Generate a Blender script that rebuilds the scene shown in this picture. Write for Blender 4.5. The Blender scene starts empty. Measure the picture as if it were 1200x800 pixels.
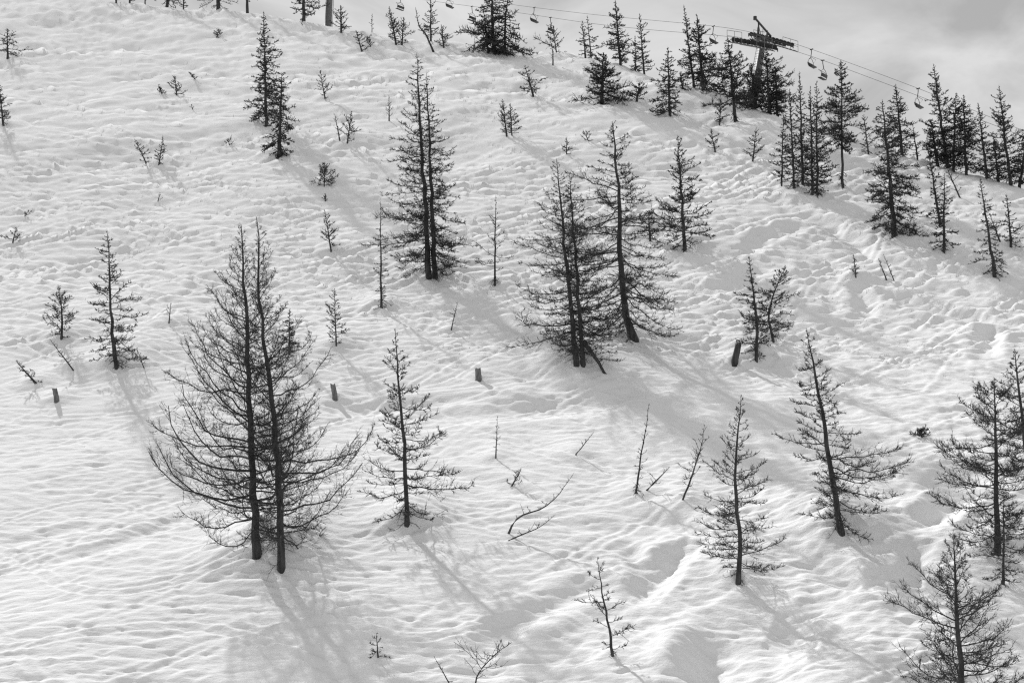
import bpy, math
import numpy as np

# ------------------------------------------------------------------ camera
scene = bpy.context.scene
COL = scene.collection
F = 1287.0                      # focal length in pixels of the 1200 px wide photograph
PITCH = math.radians(4.0)
cam_d = bpy.data.cameras.new('camera')
cam = bpy.data.objects.new('camera', cam_d)
COL.objects.link(cam)
cam_d.sensor_width = 36.0
cam_d.lens = 36.0 * F / 1200.0
cam_d.clip_end = 5000
cam.location = (0, 0, 0)
cam.rotation_euler = (math.radians(90) + PITCH, 0, 0)
scene.camera = cam

# ------------------------------------------------------------------ light
SUN_EL, SUN_AZ = math.radians(39), math.radians(-33)     # azimuth from +Y towards +X
world = bpy.data.worlds.new('World')
scene.world = world
world.use_nodes = True
nt = world.node_tree
for n in list(nt.nodes):
    nt.nodes.remove(n)
wo = nt.nodes.new('ShaderNodeOutputWorld')
bg = nt.nodes.new('ShaderNodeBackground')
sky = nt.nodes.new('ShaderNodeTexSky')
sky.sky_type = 'NISHITA'
sky.sun_disc = False
sky.sun_elevation = SUN_EL
sky.sun_rotation = SUN_AZ
sky.altitude = 2000
sky.dust_density = 2.0
bw = nt.nodes.new('ShaderNodeRGBToBW')
tc = nt.nodes.new('ShaderNodeTexCoord')
mp = nt.nodes.new('ShaderNodeMapping')
mp.inputs['Scale'].default_value = (1.0, 1.0, 2.2)
nz = nt.nodes.new('ShaderNodeTexNoise')
nz.inputs['Scale'].default_value = 5.0
nz.inputs['Detail'].default_value = 6
nz.inputs['Roughness'].default_value = 0.55
nz.inputs['Distortion'].default_value = 0.6
cr = nt.nodes.new('ShaderNodeMapRange')
cr.inputs['From Min'].default_value = 0.36
cr.inputs['From Max'].default_value = 0.66
cr.inputs['To Min'].default_value = 5.1
cr.inputs['To Max'].default_value = 8.8
mixv = nt.nodes.new('ShaderNodeMix')          # thin high cloud over the clear sky
mixv.data_type = 'FLOAT'
mixv.inputs[0].default_value = 0.72
bg.inputs['Strength'].default_value = 0.10
nt.links.new(sky.outputs[0], bw.inputs[0])
nt.links.new(tc.outputs['Generated'], mp.inputs[0])
nt.links.new(mp.outputs[0], nz.inputs['Vector'])
nt.links.new(nz.outputs[0], cr.inputs[0])
nt.links.new(bw.outputs[0], mixv.inputs[2])
nt.links.new(cr.outputs[0], mixv.inputs[3])
nt.links.new(mixv.outputs[0], bg.inputs['Color'])
nt.links.new(bg.outputs[0], wo.inputs[0])

sun_d = bpy.data.lights.new('sun', 'SUN')
sun_d.energy = 4.0
sun_d.angle = math.radians(1.4)
sun_d.color = (1, 1, 1)
sun = bpy.data.objects.new('sun', sun_d)
COL.objects.link(sun)
sdir = np.array([math.sin(SUN_AZ) * math.cos(SUN_EL), math.cos(SUN_AZ) * math.cos(SUN_EL), math.sin(SUN_EL)])
import mathutils
sun.rotation_euler = mathutils.Vector(sdir).to_track_quat('Z', 'Y').to_euler()
sun.location = (-60, 120, 140)

vs = scene.view_settings
vs.view_transform = 'Standard'
vs.look = 'None'
vs.gamma = 1
vs.use_curve_mapping = False
vs.exposure = 0.0
scene.render.engine = 'CYCLES'
scene.cycles.use_denoising = False
scene.cycles.filter_width = 1.25

# ------------------------------------------------------------------ materials
def node_mat(name):
    m = bpy.data.materials.new(name)
    m.use_nodes = True
    t = m.node_tree
    b = t.nodes['Principled BSDF']
    return m, t, b

def ramp_mat(name, c0, c1, scale, rough, bump=0.0, stretch=(1, 1, 1), metal=0.0):
    m, t, b = node_mat(name)
    c = t.nodes.new('ShaderNodeTexCoord')
    mpn = t.nodes.new('ShaderNodeMapping')
    mpn.inputs['Scale'].default_value = stretch
    n = t.nodes.new('ShaderNodeTexNoise')
    n.inputs['Scale'].default_value = scale
    n.inputs['Detail'].default_value = 5
    r = t.nodes.new('ShaderNodeValToRGB')
    r.color_ramp.elements[0].position = 0.32
    r.color_ramp.elements[1].position = 0.68
    r.color_ramp.elements[0].color = (c0, c0, c0, 1)
    r.color_ramp.elements[1].color = (c1, c1, c1, 1)
    t.links.new(c.outputs['Object'], mpn.inputs[0])
    t.links.new(mpn.outputs[0], n.inputs['Vector'])
    t.links.new(n.outputs[0], r.inputs[0])
    t.links.new(r.outputs[0], b.inputs['Base Color'])
    b.inputs['Roughness'].default_value = rough
    b.inputs['Metallic'].default_value = metal
    if bump:
        bp = t.nodes.new('ShaderNodeBump')
        bp.inputs['Strength'].default_value = bump
        bp.inputs['Distance'].default_value = 0.03
        t.links.new(n.outputs[0], bp.inputs['Height'])
        t.links.new(bp.outputs[0], b.inputs['Normal'])
    return m

M_BARK = ramp_mat('larch_bark', 0.022, 0.075, 9, 0.95, 0.8, (1, 1, 0.3))
M_TWIG = ramp_mat('larch_twig', 0.022, 0.05, 5, 0.9)
M_DENSE = ramp_mat('larch_dense_twig', 0.016, 0.04, 3, 0.9)
M_PALE = ramp_mat('weathered_wood', 0.08, 0.2, 14, 0.9, 0.6, (1, 1, 0.25))
M_CUT = ramp_mat('cut_wood', 0.18, 0.32, 20, 0.85)
M_STEEL = ramp_mat('galvanised_steel', 0.10, 0.17, 6, 0.55, 0, (1, 1, 1), 0.3)
M_DARKST = ramp_mat('dark_painted_steel', 0.025, 0.05, 6, 0.5)
M_RUBBER = ramp_mat('black_rubber', 0.015, 0.03, 12, 0.8)
M_SEAT = ramp_mat('seat_padding', 0.035, 0.07, 10, 0.7)

def snow_material():
    m, t, b0 = node_mat('snow')
    t.nodes.remove(b0)
    b = t.nodes.new('ShaderNodeBsdfDiffuse')
    t.links.new(b.outputs[0], t.nodes['Material Output'].inputs['Surface'])
    c = t.nodes.new('ShaderNodeTexCoord')
    n1 = t.nodes.new('ShaderNodeTexNoise')
    n1.inputs['Scale'].default_value = 0.25
    n1.inputs['Detail'].default_value = 4
    r = t.nodes.new('ShaderNodeMapRange')
    r.inputs['To Min'].default_value = 0.775
    r.inputs['To Max'].default_value = 0.835
    t.links.new(c.outputs['Object'], n1.inputs['Vector'])
    t.links.new(n1.outputs[0], r.inputs[0])
    t.links.new(r.outputs[0], b.inputs['Color'])
    mpn = t.nodes.new('ShaderNodeMapping')
    mpn.inputs['Scale'].default_value = (1, 2.2, 2.2)
    n2 = t.nodes.new('ShaderNodeTexNoise')
    n2.inputs['Scale'].default_value = 4.5
    n2.inputs['Detail'].default_value = 6
    n2.inputs['Roughness'].default_value = 0.62
    bp = t.nodes.new('ShaderNodeBump')
    bp.inputs['Strength'].default_value = 0.6
    bp.inputs['Distance'].default_value = 0.045
    t.links.new(c.outputs['Object'], mpn.inputs[0])
    t.links.new(mpn.outputs[0], n2.inputs['Vector'])
    t.links.new(n2.outputs[0], bp.inputs['Height'])
    t.links.new(bp.outputs[0], b.inputs['Normal'])
    return m
M_SNOW = snow_material()

# ------------------------------------------------------------------ maths helpers
CP, SP = math.cos(PITCH), math.sin(PITCH)

def pix_ray(u, v):
    """world direction of a pixel, scaled so that its y component is 1"""
    X, Y, Z = (u - 600.0) / F, 1.0, (400.0 - v) / F
    d = np.array([X, Y * CP - Z * SP, Y * SP + Z * CP])
    return d / d[1]

_perm_cache = {}
def noise2(x, y, seed=0):
    """gradient noise, about -0.7..0.7"""
    if seed not in _perm_cache:
        r = np.random.default_rng(1000 + seed)
        a = r.random((256, 256)) * 2 * np.pi
        _perm_cache[seed] = (np.cos(a), np.sin(a))
    gx, gy = _perm_cache[seed]
    xi = np.floor(x).astype(int); yi = np.floor(y).astype(int)
    xf = x - xi; yf = y - yi
    u = xf * xf * xf * (xf * (xf * 6 - 15) + 10)
    v = yf * yf * yf * (yf * (yf * 6 - 15) + 10)
    def g(i, j):
        a = (xi + i) & 255; b = (yi + j) & 255
        return gx[a, b] * (xf - i) + gy[a, b] * (yf - j)
    n00 = g(0, 0); n10 = g(1, 0); n01 = g(0, 1); n11 = g(1, 1)
    return (n00 * (1 - u) + n10 * u) * (1 - v) + (n01 * (1 - u) + n11 * u) * v

def fbm(x, y, octaves=4, seed=0, gain=0.5):
    s = 0; a = 1
    for o in range(octaves):
        s = s + a * noise2(x * 2 ** o + 13.7 * o, y * 2 ** o - 7.1 * o, seed + o)
        a *= gain
    return s

def sstep(a, b, x):
    t = np.clip((x - a) / (b - a), 0, 1)
    return t * t * (3 - 2 * t)

# ------------------------------------------------------------------ the slope (plan x, y -> z)
def plane_from(v0, d0, v1, d1):
    def pt(v, d):
        zc = (400 - v) / F * d
        return d * CP - zc * SP, d * SP + zc * CP
    y0, z0 = pt(v0, d0); y1, z1 = pt(v1, d1)
    b = (z1 - z0) / (y1 - y0)
    return z0 - b * y0, b
PC, PB = plane_from(660, 34.0, 50, 150.0)
def profile(y):
    # gentler foot, steeper upper slope
    yy = np.linspace(-200, 1000, 4801)
    g = -0.12 + 0.185 * sstep(42, 72, yy)
    D = np.cumsum(g) * (yy[1] - yy[0])
    D -= np.interp(40.0, yy, D)
    return PC + PB * y + np.interp(y, yy, D)
# ridge line in plan: where the plane carries the skyline
SKY_PX = [(-260, -80), (-100, -45), (0, -26), (100, -9), (190, 1), (270, 4), (330, 11), (390, 20), (450, 28), (500, 34), (560, 41), (640, 50),
          (700, 58), (740, 74), (800, 92), (860, 108), (920, 128), (1000, 150), (1060, 170), (1120, 186), (1200, 210), (1330, 243)]
rid = []
for u, v in SKY_PX:
    d = pix_ray(u, v + 5)
    ys_ = np.linspace(30, 500, 9000)
    y = ys_[np.nonzero(d[2] * ys_ < profile(ys_))[0][0]]
    rid.append((d[0] * y, y))
rid = np.array(rid)
o = np.argsort(rid[:, 0]); rid = rid[o]
rx = np.linspace(-400, 300, 1400)
ry = np.interp(rx, rid[:, 0], rid[:, 1])
ry = np.where(rx < rid[0, 0], rid[0, 1] + (rid[0, 0] - rx) * 0.6, ry)
ry = np.where(rx > rid[-1, 0], np.maximum(rid[-1, 1] - (rx - rid[-1, 0]) * 0.5, 45), ry)
k = np.exp(-0.5 * (np.arange(-12, 13) / 5.0) ** 2); k /= k.sum()
ry = np.convolve(np.pad(ry, 12, mode='edge'), k, 'valid')
rslope = np.gradient(ry, rx)

def macro(x, y):
    z = profile(y)
    # the valley side levels out below the photograph
    low = np.maximum(26 - y, 0)
    z = z + PB * 0.75 * low * low / (low + 10)
    z = z + 0.9 * fbm(x / 28 + 3.1, y / 34 + 1.7, 2, 11) + 0.42 * fbm(x / 10.5, y / 11 + 5, 2, 21)
    yc = np.interp(x, rx, ry); sl = np.interp(x, rx, rslope)
    s = (y - yc) / np.sqrt(1 + sl * sl)
    w = 2.5
    ramp = np.where(s <= -w, 0, np.where(s >= w, s, (s + w) ** 2 / (4 * w)))
    z = z - (PB + 0.30) * ramp
    return z

# fine relief is kept in a height map of the whole hillside
HX0, HX1, HY0, HY1, HR = -150.0, 130.0, 14.0, 290.0, 0.10
NXH = int((HX1 - HX0) / HR) + 1; NYH = int((HY1 - HY0) / HR) + 1
HM = np.zeros((NXH, NYH), dtype=np.float32)

def hm_sample(x, y):
    fx = np.clip((x - HX0) / HR, 0, NXH - 1.001); fy = np.clip((y - HY0) / HR, 0, NYH - 1.001)
    i = fx.astype(int); j = fy.astype(int); a = fx - i; b = fy - j
    return (HM[i, j] * (1 - a) * (1 - b) + HM[i + 1, j] * a * (1 - b) + HM[i, j + 1] * (1 - a) * b + HM[i + 1, j + 1] * a * b)

MOUNDS = []          # (x, y, height, radius)
def mounds(x, y):
    z = np.zeros_like(x)
    for mx, my, h, r in MOUNDS:
        dx = (x - mx) / r; dy = y - my
        m = (np.abs(dx) < 3.2) & (np.abs(dy) < 6 * r)
        if not np.any(m):
            continue
        dm = dy[m]
        dd = np.where(dm > 0, dm / (1.9 * r), dm / (0.75 * r))
        q = dx[m] ** 2 + dd ** 2
        z[m] += h * np.exp(-q)
    return z

def height(x, y):
    x = np.asarray(x, float); y = np.asarray(y, float)
    return macro(x, y) + hm_sample(x, y) + mounds(x, y)

YS = 20.0 * (360.0 / 20.0) ** np.linspace(0, 1, 5000)
def ground_at(u, v, fn=None):
    """where the ray of a pixel meets the ground"""
    fn = fn or height
    d = pix_ray(u, v)
    x = d[0] * YS; z = d[2] * YS
    g = fn(x, YS)
    below = np.nonzero(z < g)[0]
    i = below[0] if len(below) else int(np.argmin(z - g))
    if i > 0 and len(below):
        e0 = z[i - 1] - g[i - 1]; e1 = z[i] - g[i]
        y = YS[i - 1] + (YS[i] - YS[i - 1]) * e0 / (e0 - e1)
    else:
        y = YS[i]
    return np.array([d[0] * y, y, float(fn(np.array([d[0] * y]), np.array([y]))[0])])

rng = np.random.default_rng(7)
hx = HX0 + HR * np.arange(NXH); hy = HY0 + HR * np.arange(NYH)

def fill_relief():
    """bumps, drifts and ski tracks"""
    global HM
    step = 512
    for i0 in range(0, NXH, step):
        X, Y = np.meshgrid(hx[i0:i0 + step], hy, indexing='ij')
        rmask = sstep(0.08, 0.27, X / Y) * sstep(26, 36, Y)            # chopped-up snow by the right-hand wood
        upper = sstep(52, 80, Y)
        wx = X + 1.4 * noise2(X / 5, Y / 5, 31); wy = Y + 1.1 * noise2(X / 5 + 9, Y / 5, 32)
        a = noise2(wx / 3.4 + 0.10 * wy, wy / 1.8, 33)
        b = noise2(wx / 2.4 - 0.14 * wy, wy / 1.35, 34)
        c = noise2(X / 1.3, Y / 0.8, 35)
        e = noise2(wx / 1.9, wy / 1.7, 36)
        f = noise2(wx / 1.5 + 0.2 * wy, wy / 0.95, 39)
        far = sstep(66, 115, Y)
        pt_ = noise2(wx / 6.0 + 0.12 * wy, wy / 6.0, 61)                     # broad shallow hollows
        p2 = noise2(wx / 5.0 - 0.22 * wy, wy / 5.5, 62)
        h = (0.18 * upper + 0.46 * far) * pt_ - (0.08 * upper + 0.46 * far) * np.abs(p2)
        h += 0.062 * (0.15 + 0.8 * upper) * a + 0.05 * 0.9 * upper * (0.5 - 2 * np.abs(b))
        h += (0.045 * upper) * (0.4 - 1.6 * np.abs(f)) * (0.5 + 0.9 * np.clip(a + 0.3, 0, 1))
        h += 0.008 * c + 0.006 * noise2(X / 0.5, Y / 0.36, 37)
        h += rmask * (0.10 * (0.4 - np.abs(e) * 2) + 0.07 * noise2(X / 0.9, Y / 0.8, 38) - 0.10 * np.clip(np.abs(noise2(X / 2.2 + 4, Y / 2.0, 63)) * 4 - 0.8, 0, 0.6))
        HM[i0:i0 + step] = h
    # ski tracks: shallow grooves traversing the slope, snow pushed to the lower side
    def track(x0, x1, yfun, depth, width):
        i0 = max(0, int((x0 - HX0) / HR)); i1 = min(NXH - 1, int((x1 - HX0) / HR))
        if i1 - i0 < 4:
            return
        ii = np.arange(i0, i1)
        xs = hx[ii]; yc = yfun(xs)
        fade = np.clip((xs - x0) / 2.5, 0, 1) * np.clip((x1 - xs) / 2.5, 0, 1)
        dy = np.gradient(yc, xs); cs = 1 / np.sqrt(1 + dy * dy)
        K = int(3.2 * width / HR) + 2
        jj = ((yc - HY0) / HR).astype(int)[:, None] + np.arange(-K, K + 1)[None, :]
        ok = (jj >= 0) & (jj < NYH)
        jc = np.clip(jj, 0, NYH - 1)
        s = (hy[jc] - yc[:, None]) * cs[:, None] / width
        prof = -np.exp(-s * s * 1.6) + 0.75 * np.exp(-(s + 1.35) ** 2 * 2.2)
        val = depth * fade[:, None] * prof * (0.75 + 0.5 * noise2(xs / 1.7, yc * 0.7, 41))[:, None]
        iib = np.broadcast_to(ii[:, None], jj.shape)
        HM[iib[ok], jc[ok]] += val[ok].astype(np.float32)
    for n in range(3600):
        y0 = 27 + 190 * rng.random() ** 1.25
        half = 0.62 * y0
        xc = rng.uniform(-half, half)
        L = rng.uniform(5, 34)
        sl = rng.normal(0, 0.42)
        amp = rng.uniform(0.1, 1.3); wl = rng.uniform(6, 17); ph = rng.uniform(0, 6.28)
        curve = rng.normal(0, 0.012)
        near = y0 < 52
        if near and rng.random() < 0.55:
            continue
        dep = rng.uniform(0.03, 0.10) * (0.30 if near else 1.0) * (1.2 + max(0, y0 - 60) / 60 if y0 > 60 else 1.0)
        wid = rng.uniform(0.10, 0.19) * (1.0 + max(0, y0 - 55) / 38)
        fy = lambda xs: y0 + sl * (xs - xc) + curve * (xs - xc) ** 2 + amp * np.sin(xs / wl * 6.28 + ph)
        track(xc - L / 2, xc + L / 2, fy, dep, wid)
        if rng.random() < 0.35:
            track(xc - L / 2 + 0.5, xc + L / 2 - 1, lambda xs: fy(xs) - 0.75 - wid, dep * 0.9, wid * 0.9)
fill_relief()

def furrow(px, width, depth, rim=0.5):
    """a larger groove or step drawn along pixels of the ground"""
    P = np.array([ground_at(u, v)[:2] for u, v in px])
    x0, y0 = P.min(0) - 4 * width; x1, y1 = P.max(0) + 4 * width
    i0 = max(0, int((x0 - HX0) / HR)); i1 = min(NXH, int((x1 - HX0) / HR) + 1)
    j0 = max(0, int((y0 - HY0) / HR)); j1 = min(NYH, int((y1 - HY0) / HR) + 1)
    X, Y = np.meshgrid(hx[i0:i1], hy[j0:j1], indexing='ij')
    best = np.full(X.shape, 1e9); side = np.zeros(X.shape); along = np.zeros(X.shape)
    n = len(P) - 1
    for q in range(n):
        A, B = P[q], P[q + 1]
        ab = B - A; L2 = ab @ ab
        t = np.clip(((X - A[0]) * ab[0] + (Y - A[1]) * ab[1]) / L2, 0, 1)
        dx = X - A[0] - t * ab[0]; dy = Y - A[1] - t * ab[1]
        d = np.hypot(dx, dy)
        m = d < best
        best[m] = d[m]; side[m] = np.sign(dy)[m] * 1.0; along[m] = ((q + t) / n)[m]
    s = best / width * side
    s = s + 0.35 * noise2(X / 1.1, Y / 1.1, 44)
    fade = np.sin(np.clip(along, 0.02, 0.98) * np.pi) ** 0.5
    HM[i0:i1, j0:j1] += (fade * (-depth * np.exp(-s * s) + rim * depth * np.exp(-(s - 1.6) ** 2 * 1.2) + 0.5 * rim * depth * np.exp(-(s + 1.7) ** 2 * 1.5))).astype(np.float32)

for px, w, dpt in [
    ([(812, 642), (785, 660), (762, 685), (748, 700)], 0.42, 0.30),
    ([(748, 700), (690, 688), (640, 712), (600, 732), (560, 752)], 0.42, 0.17),
    ([(735, 640), (752, 655), (742, 672)], 0.35, 0.2),
    ([(610, 735), (580, 760), (566, 800)], 0.6, 0.16),
    ([(700, 735), (650, 765), (620, 800)], 0.7, 0.15),
    ([(845, 742), (830, 775), (815, 800)], 0.6, 0.45),
    ([(900, 745), (880, 780), (870, 810)], 1.0, 0.35),
    ([(1060, 660), (1075, 690), (1090, 720)], 0.8, 0.35),
    ([(960, 664), (1010, 682), (1045, 684)], 0.5, 0.3),
    ([(1080, 618), (1105, 600), (1130, 585)], 0.5, 0.42),
    ([(1072, 640), (1074, 665), (1072, 680)], 0.35, 0.25),
    ([(900, 735), (930, 742), (960, 738)], 0.9, 0.3),
    ([(1090, 575), (1130, 560), (1150, 545)], 0.9, 0.3),
    ([(20, 668), (90, 650), (160, 632), (215, 606)], 0.4, 0.09),
    ([(0, 640), (40, 628), (90, 618), (140, 618)], 0.3, 0.07),
    ([(110, 645), (165, 622), (210, 612)], 0.3, 0.06),
    ([(395, 480), (450, 478), (520, 470), (580, 465)], 0.5, 0.2),
    ([(520, 490), (600, 478), (700, 470), (760, 452)], 0.9, 0.3),
    ([(770, 398), (830, 408), (900, 432), (960, 448)], 0.7, 0.22),
    ([(790, 330), (830, 340), (870, 330), (905, 300)], 0.8, 0.3),
    ([(1002, 330), (1015, 350), (1012, 372)], 0.5, 0.3),
    ([(1030, 345), (1080, 355), (1140, 372), (1200, 385)], 0.6, 0.3),
    ([(930, 250), (970, 262), (1000, 280), (1010, 300)], 0.7, 0.35),
    ([(940, 262), (900, 275), (870, 300)], 0.6, 0.3),
    ([(1040, 305), (1090, 315), (1120, 325)], 0.5, 0.25),
    ([(600, 430), (640, 452), (700, 462)], 0.6, 0.2),
    ([(560, 365), (600, 380), (620, 400)], 0.6, 0.2),
    ([(450, 540), (560, 560), (640, 590)], 0.4, 0.1),
    ([(735, 605), (790, 612), (830, 630)], 0.5, 0.22),
    ([(660, 615), (720, 618), (780, 628)], 0.35, 0.12),
    ([(1150, 400), (1160, 385), (1155, 420)], 0.5, 0.35),
]:
    furrow(px, w, dpt)

# ------------------------------------------------------------------ object helpers
def mesh_obj(name, V, Fc, mat, parent=None, smooth=False, origin=None, tri=None):
    me = bpy.data.meshes.new(name)
    V = np.asarray(V, float)
    if origin is not None:
        V = V - np.asarray(origin)
    nF = len(Fc)
    Fa = np.asarray(Fc, dtype=np.int32) if nF and not isinstance(Fc, list) else None
    if Fa is not None:
        k_ = Fa.shape[1]
        nt_ = 0 if tri is None else len(tri)
        loops = Fa.ravel() if not nt_ else np.concatenate([Fa.ravel(), tri.astype(np.int32).ravel()])
        starts = np.arange(0, nF * k_, k_, dtype=np.int32)
        if nt_:
            starts = np.concatenate([starts, nF * k_ + np.arange(0, nt_ * 3, 3, dtype=np.int32)])
        me.vertices.add(len(V)); me.vertices.foreach_set('co', V.astype(np.float32).ravel())
        me.loops.add(len(loops)); me.loops.foreach_set('vertex_index', loops)
        me.polygons.add(len(starts)); me.polygons.foreach_set('loop_start', starts)
        nF = len(starts)
        me.update(calc_edges=True)
    else:
        me.from_pydata([tuple(p) for p in V], [], [tuple(int(i) for i in f) for f in Fc])
        me.update()
    me.materials.append(mat)
    if smooth:
        me.polygons.foreach_set('use_smooth', np.ones(nF, dtype=bool))
    ob = bpy.data.objects.new(name, me)
    COL.objects.link(ob)
    if parent is not None:
        ob.parent = parent
    elif origin is not None:
        ob.location = origin
    return ob

def tag(ob, label, cat, group=None):
    ob['label'] = label; ob['category'] = cat
    if group:
        ob['group'] = group
    return ob

def empty(name, loc):
    e = bpy.data.objects.new(name, None)
    e.empty_display_size = 0.3
    COL.objects.link(e)
    e.location = loc
    T['_n'] = sum(len(c.data.polygons) * 2 for c in e.children_recursive)
    return e

class Geo:
    """collects quads as numpy blocks"""
    def __init__(self):
        self.v = []; self.f = []; self.n = 0; self.capf = []; self.t = []
    def add(self, V, Fc):
        V = np.asarray(V, float).reshape(-1, 3); Fc = np.asarray(Fc, dtype=np.int64).reshape(-1, 4)
        self.v.append(V); self.f.append(Fc + self.n); self.n += len(V)
    def tubes(self, P, R, sides=3):
        """P (B,N,3) polylines, R (B,N) radii; ends tapered by the radii"""
        if len(P) == 0:
            return
        B, N, _ = P.shape
        T = np.gradient(P, axis=1)
        T /= np.linalg.norm(T, axis=2, keepdims=True) + 1e-9
        ref = np.where(np.abs(T[:, :, 2:3]) > 0.85, np.array([1.0, 0, 0]), np.array([0, 0, 1.0]))
        U = np.cross(T, ref); U /= np.linalg.norm(U, axis=2, keepdims=True) + 1e-9
        W = np.cross(T, U)
        a = np.arange(sides) / sides * 2 * np.pi
        V = P[:, :, None, :] + R[:, :, None, None] * (np.cos(a)[None, None, :, None] * U[:, :, None, :] + np.sin(a)[None, None, :, None] * W[:, :, None, :])
        i = np.arange(N - 1)[:, None]; j = np.arange(sides)[None, :]; j2 = (j + 1) % sides
        q = np.stack([i * sides + j, i * sides + j2, (i + 1) * sides + j2, (i + 1) * sides + j], -1).reshape(-1, 4)
        off = (np.arange(B) * N * sides)[:, None, None]
        self.add(V.reshape(-1, 3), (q[None] + off).reshape(-1, 4))
    def spikes(self, A, Bp, R):
        """slender three-sided spikes from A to Bp"""
        n = len(A)
        if n == 0:
            return
        T = unit(Bp - A)
        ref = np.where(np.abs(T[:, 2:3]) > 0.85, np.array([1.0, 0, 0]), np.array([0, 0, 1.0]))
        U = unit(np.cross(T, ref)); W = np.cross(T, U)
        V = np.empty((n, 4, 3))
        for k_ in range(3):
            a = k_ * 2.0944
            V[:, k_] = A + R[:, None] * (math.cos(a) * U + math.sin(a) * W)
        V[:, 3] = Bp
        i = (np.arange(n) * 4)[:, None] + self.n
        self.v.append(V.reshape(-1, 3)); self.n += 4 * n
        self.t.append(np.concatenate([i + np.array([[0, 1, 3]]), i + np.array([[1, 2, 3]]), i + np.array([[2, 0, 3]])]))
    def strokes(self, P, R):
        if P.shape[1] == 2:
            self.spikes(P[:, 0], P[:, 1], R[:, 0])
        else:
            self.tubes(P, R, 3)
    def tube(self, pts, rad, sides=8):
        """one capped tube"""
        P = np.asarray(pts, float)[None]
        R = np.broadcast_to(np.asarray(rad, float), (1, P.shape[1])).copy()
        n0 = self.n
        self.tubes(P, R, sides)
        N = P.shape[1]
        V = self.v[-1]
        for ring in (0, N - 1):
            idx = ring * sides + np.arange(sides)
            ci = self.n
            self.v.append(V[idx].mean(0)[None]); self.n += 1
            self.capf += [(n0 + int(i_), n0 + int(j_), ci) for i_, j_ in zip(idx, np.roll(idx, -1))]
    def box(self, c, sx, sy, sz, ax=None):
        c = np.asarray(c, float)
        ax = np.eye(3) if ax is None else np.asarray(ax, float)
        s = np.array([[-1, -1, -1], [1, -1, -1], [1, 1, -1], [-1, 1, -1], [-1, -1, 1], [1, -1, 1], [1, 1, 1], [-1, 1, 1]]) * 0.5
        V = c + (s * np.array([sx, sy, sz])) @ ax
        self.add(V, [[0, 3, 2, 1], [4, 5, 6, 7], [0, 1, 5, 4], [1, 2, 6, 5], [2, 3, 7, 6], [3, 0, 4, 7]])
    def build(self, name, mat, parent=None, smooth=False, origin=None):
        V = np.concatenate(self.v); Fq = np.concatenate(self.f) if self.f else np.zeros((0, 4), int)
        if self.capf:
            faces = [tuple(f) for f in Fq] + self.capf
            return mesh_obj(name, V, faces, mat, parent, smooth, origin)
        return mesh_obj(name, V, Fq, mat, parent, smooth, origin, np.concatenate(self.t) if self.t else None)

# ------------------------------------------------------------------ larches
STY = {
    # n: limbs per metre of trunk, e: elevation angles (start low, start top, end low, end top), tw: twigs per metre, sh: shoots per twig
    'open':  dict(n=8.5, e=(-4, 38, 52, 72), tw=8.0, sh=3, tl=0.30, lo=0.07, peak=0.24, plow=0.85, knob=0.3, jit=14),
    'knob':  dict(n=9.0, e=(-18, 25, 22, 62), tw=8.5, sh=3, tl=0.26, lo=0.05, peak=0.20, plow=0.8, knob=1.6, jit=17),
    'mid':   dict(n=9.0, e=(-16, 26, 26, 55), tw=8.5, sh=3, tl=0.26, lo=0.06, peak=0.20, plow=0.75, knob=0.8, jit=17),
    'droop': dict(n=7.5, e=(-44, 18, -6, 46), tw=8.5, sh=3, tl=0.24, lo=0.08, peak=0.24, plow=0.6, knob=1.0, jit=14),
    'dense': dict(n=19.0, e=(-26, 22, 2, 42), tw=10.5, sh=3, tl=0.34, lo=0.07, peak=0.26, plow=0.7, knob=0.7, jit=18),
    'tall':  dict(n=8.0, e=(-10, 25, 15, 50), tw=7.0, sh=2, tl=0.28, lo=0.14, peak=0.34, plow=0.35, knob=0.5, jit=14),
    'sap':   dict(n=12.0, e=(5, 38, 32, 60), tw=11.0, sh=3, tl=0.30, lo=0.06, peak=0.25, plow=0.6, knob=0.3, jit=18),
    'stick': dict(n=6.0, e=(20, 42, 45, 70), tw=4.5, sh=1, tl=0.34, lo=0.15, peak=0.35, plow=0.6, knob=0.1, jit=18),
    'bush':  dict(n=26.0, e=(12, 50, 40, 75), tw=13.0, sh=3, tl=0.35, lo=0.02, peak=0.12, plow=0.9, knob=0.6, jit=18),
}

def unit(a):
    return a / (np.linalg.norm(a, axis=-1, keepdims=True) + 1e-9)

def grow(branch_base, az, L, e0, e1, M, r):
    """curved limbs: bases (B,3), azimuth, length, start and end elevation -> points (B,M,3)"""
    B = len(L)
    s = np.linspace(0, 1, M)[None, :]
    el = e0[:, None] + (e1 - e0)[:, None] * s ** 1.4
    el = el + r.normal(0, 0.15, (B, M))
    a = az[:, None] + np.cumsum(r.normal(0, 0.16, (B, M)), 1)
    st = (L / (M - 1))[:, None]
    dx = np.cos(el) * np.cos(a) * st; dy = np.cos(el) * np.sin(a) * st; dz = np.sin(el) * st
    D = np.stack([dx, dy, dz], -1)
    P = np.zeros((B, M, 3))
    P[:, 1:] = np.cumsum(D[:, :-1], 1)
    return P + branch_base[:, None, :]

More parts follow.
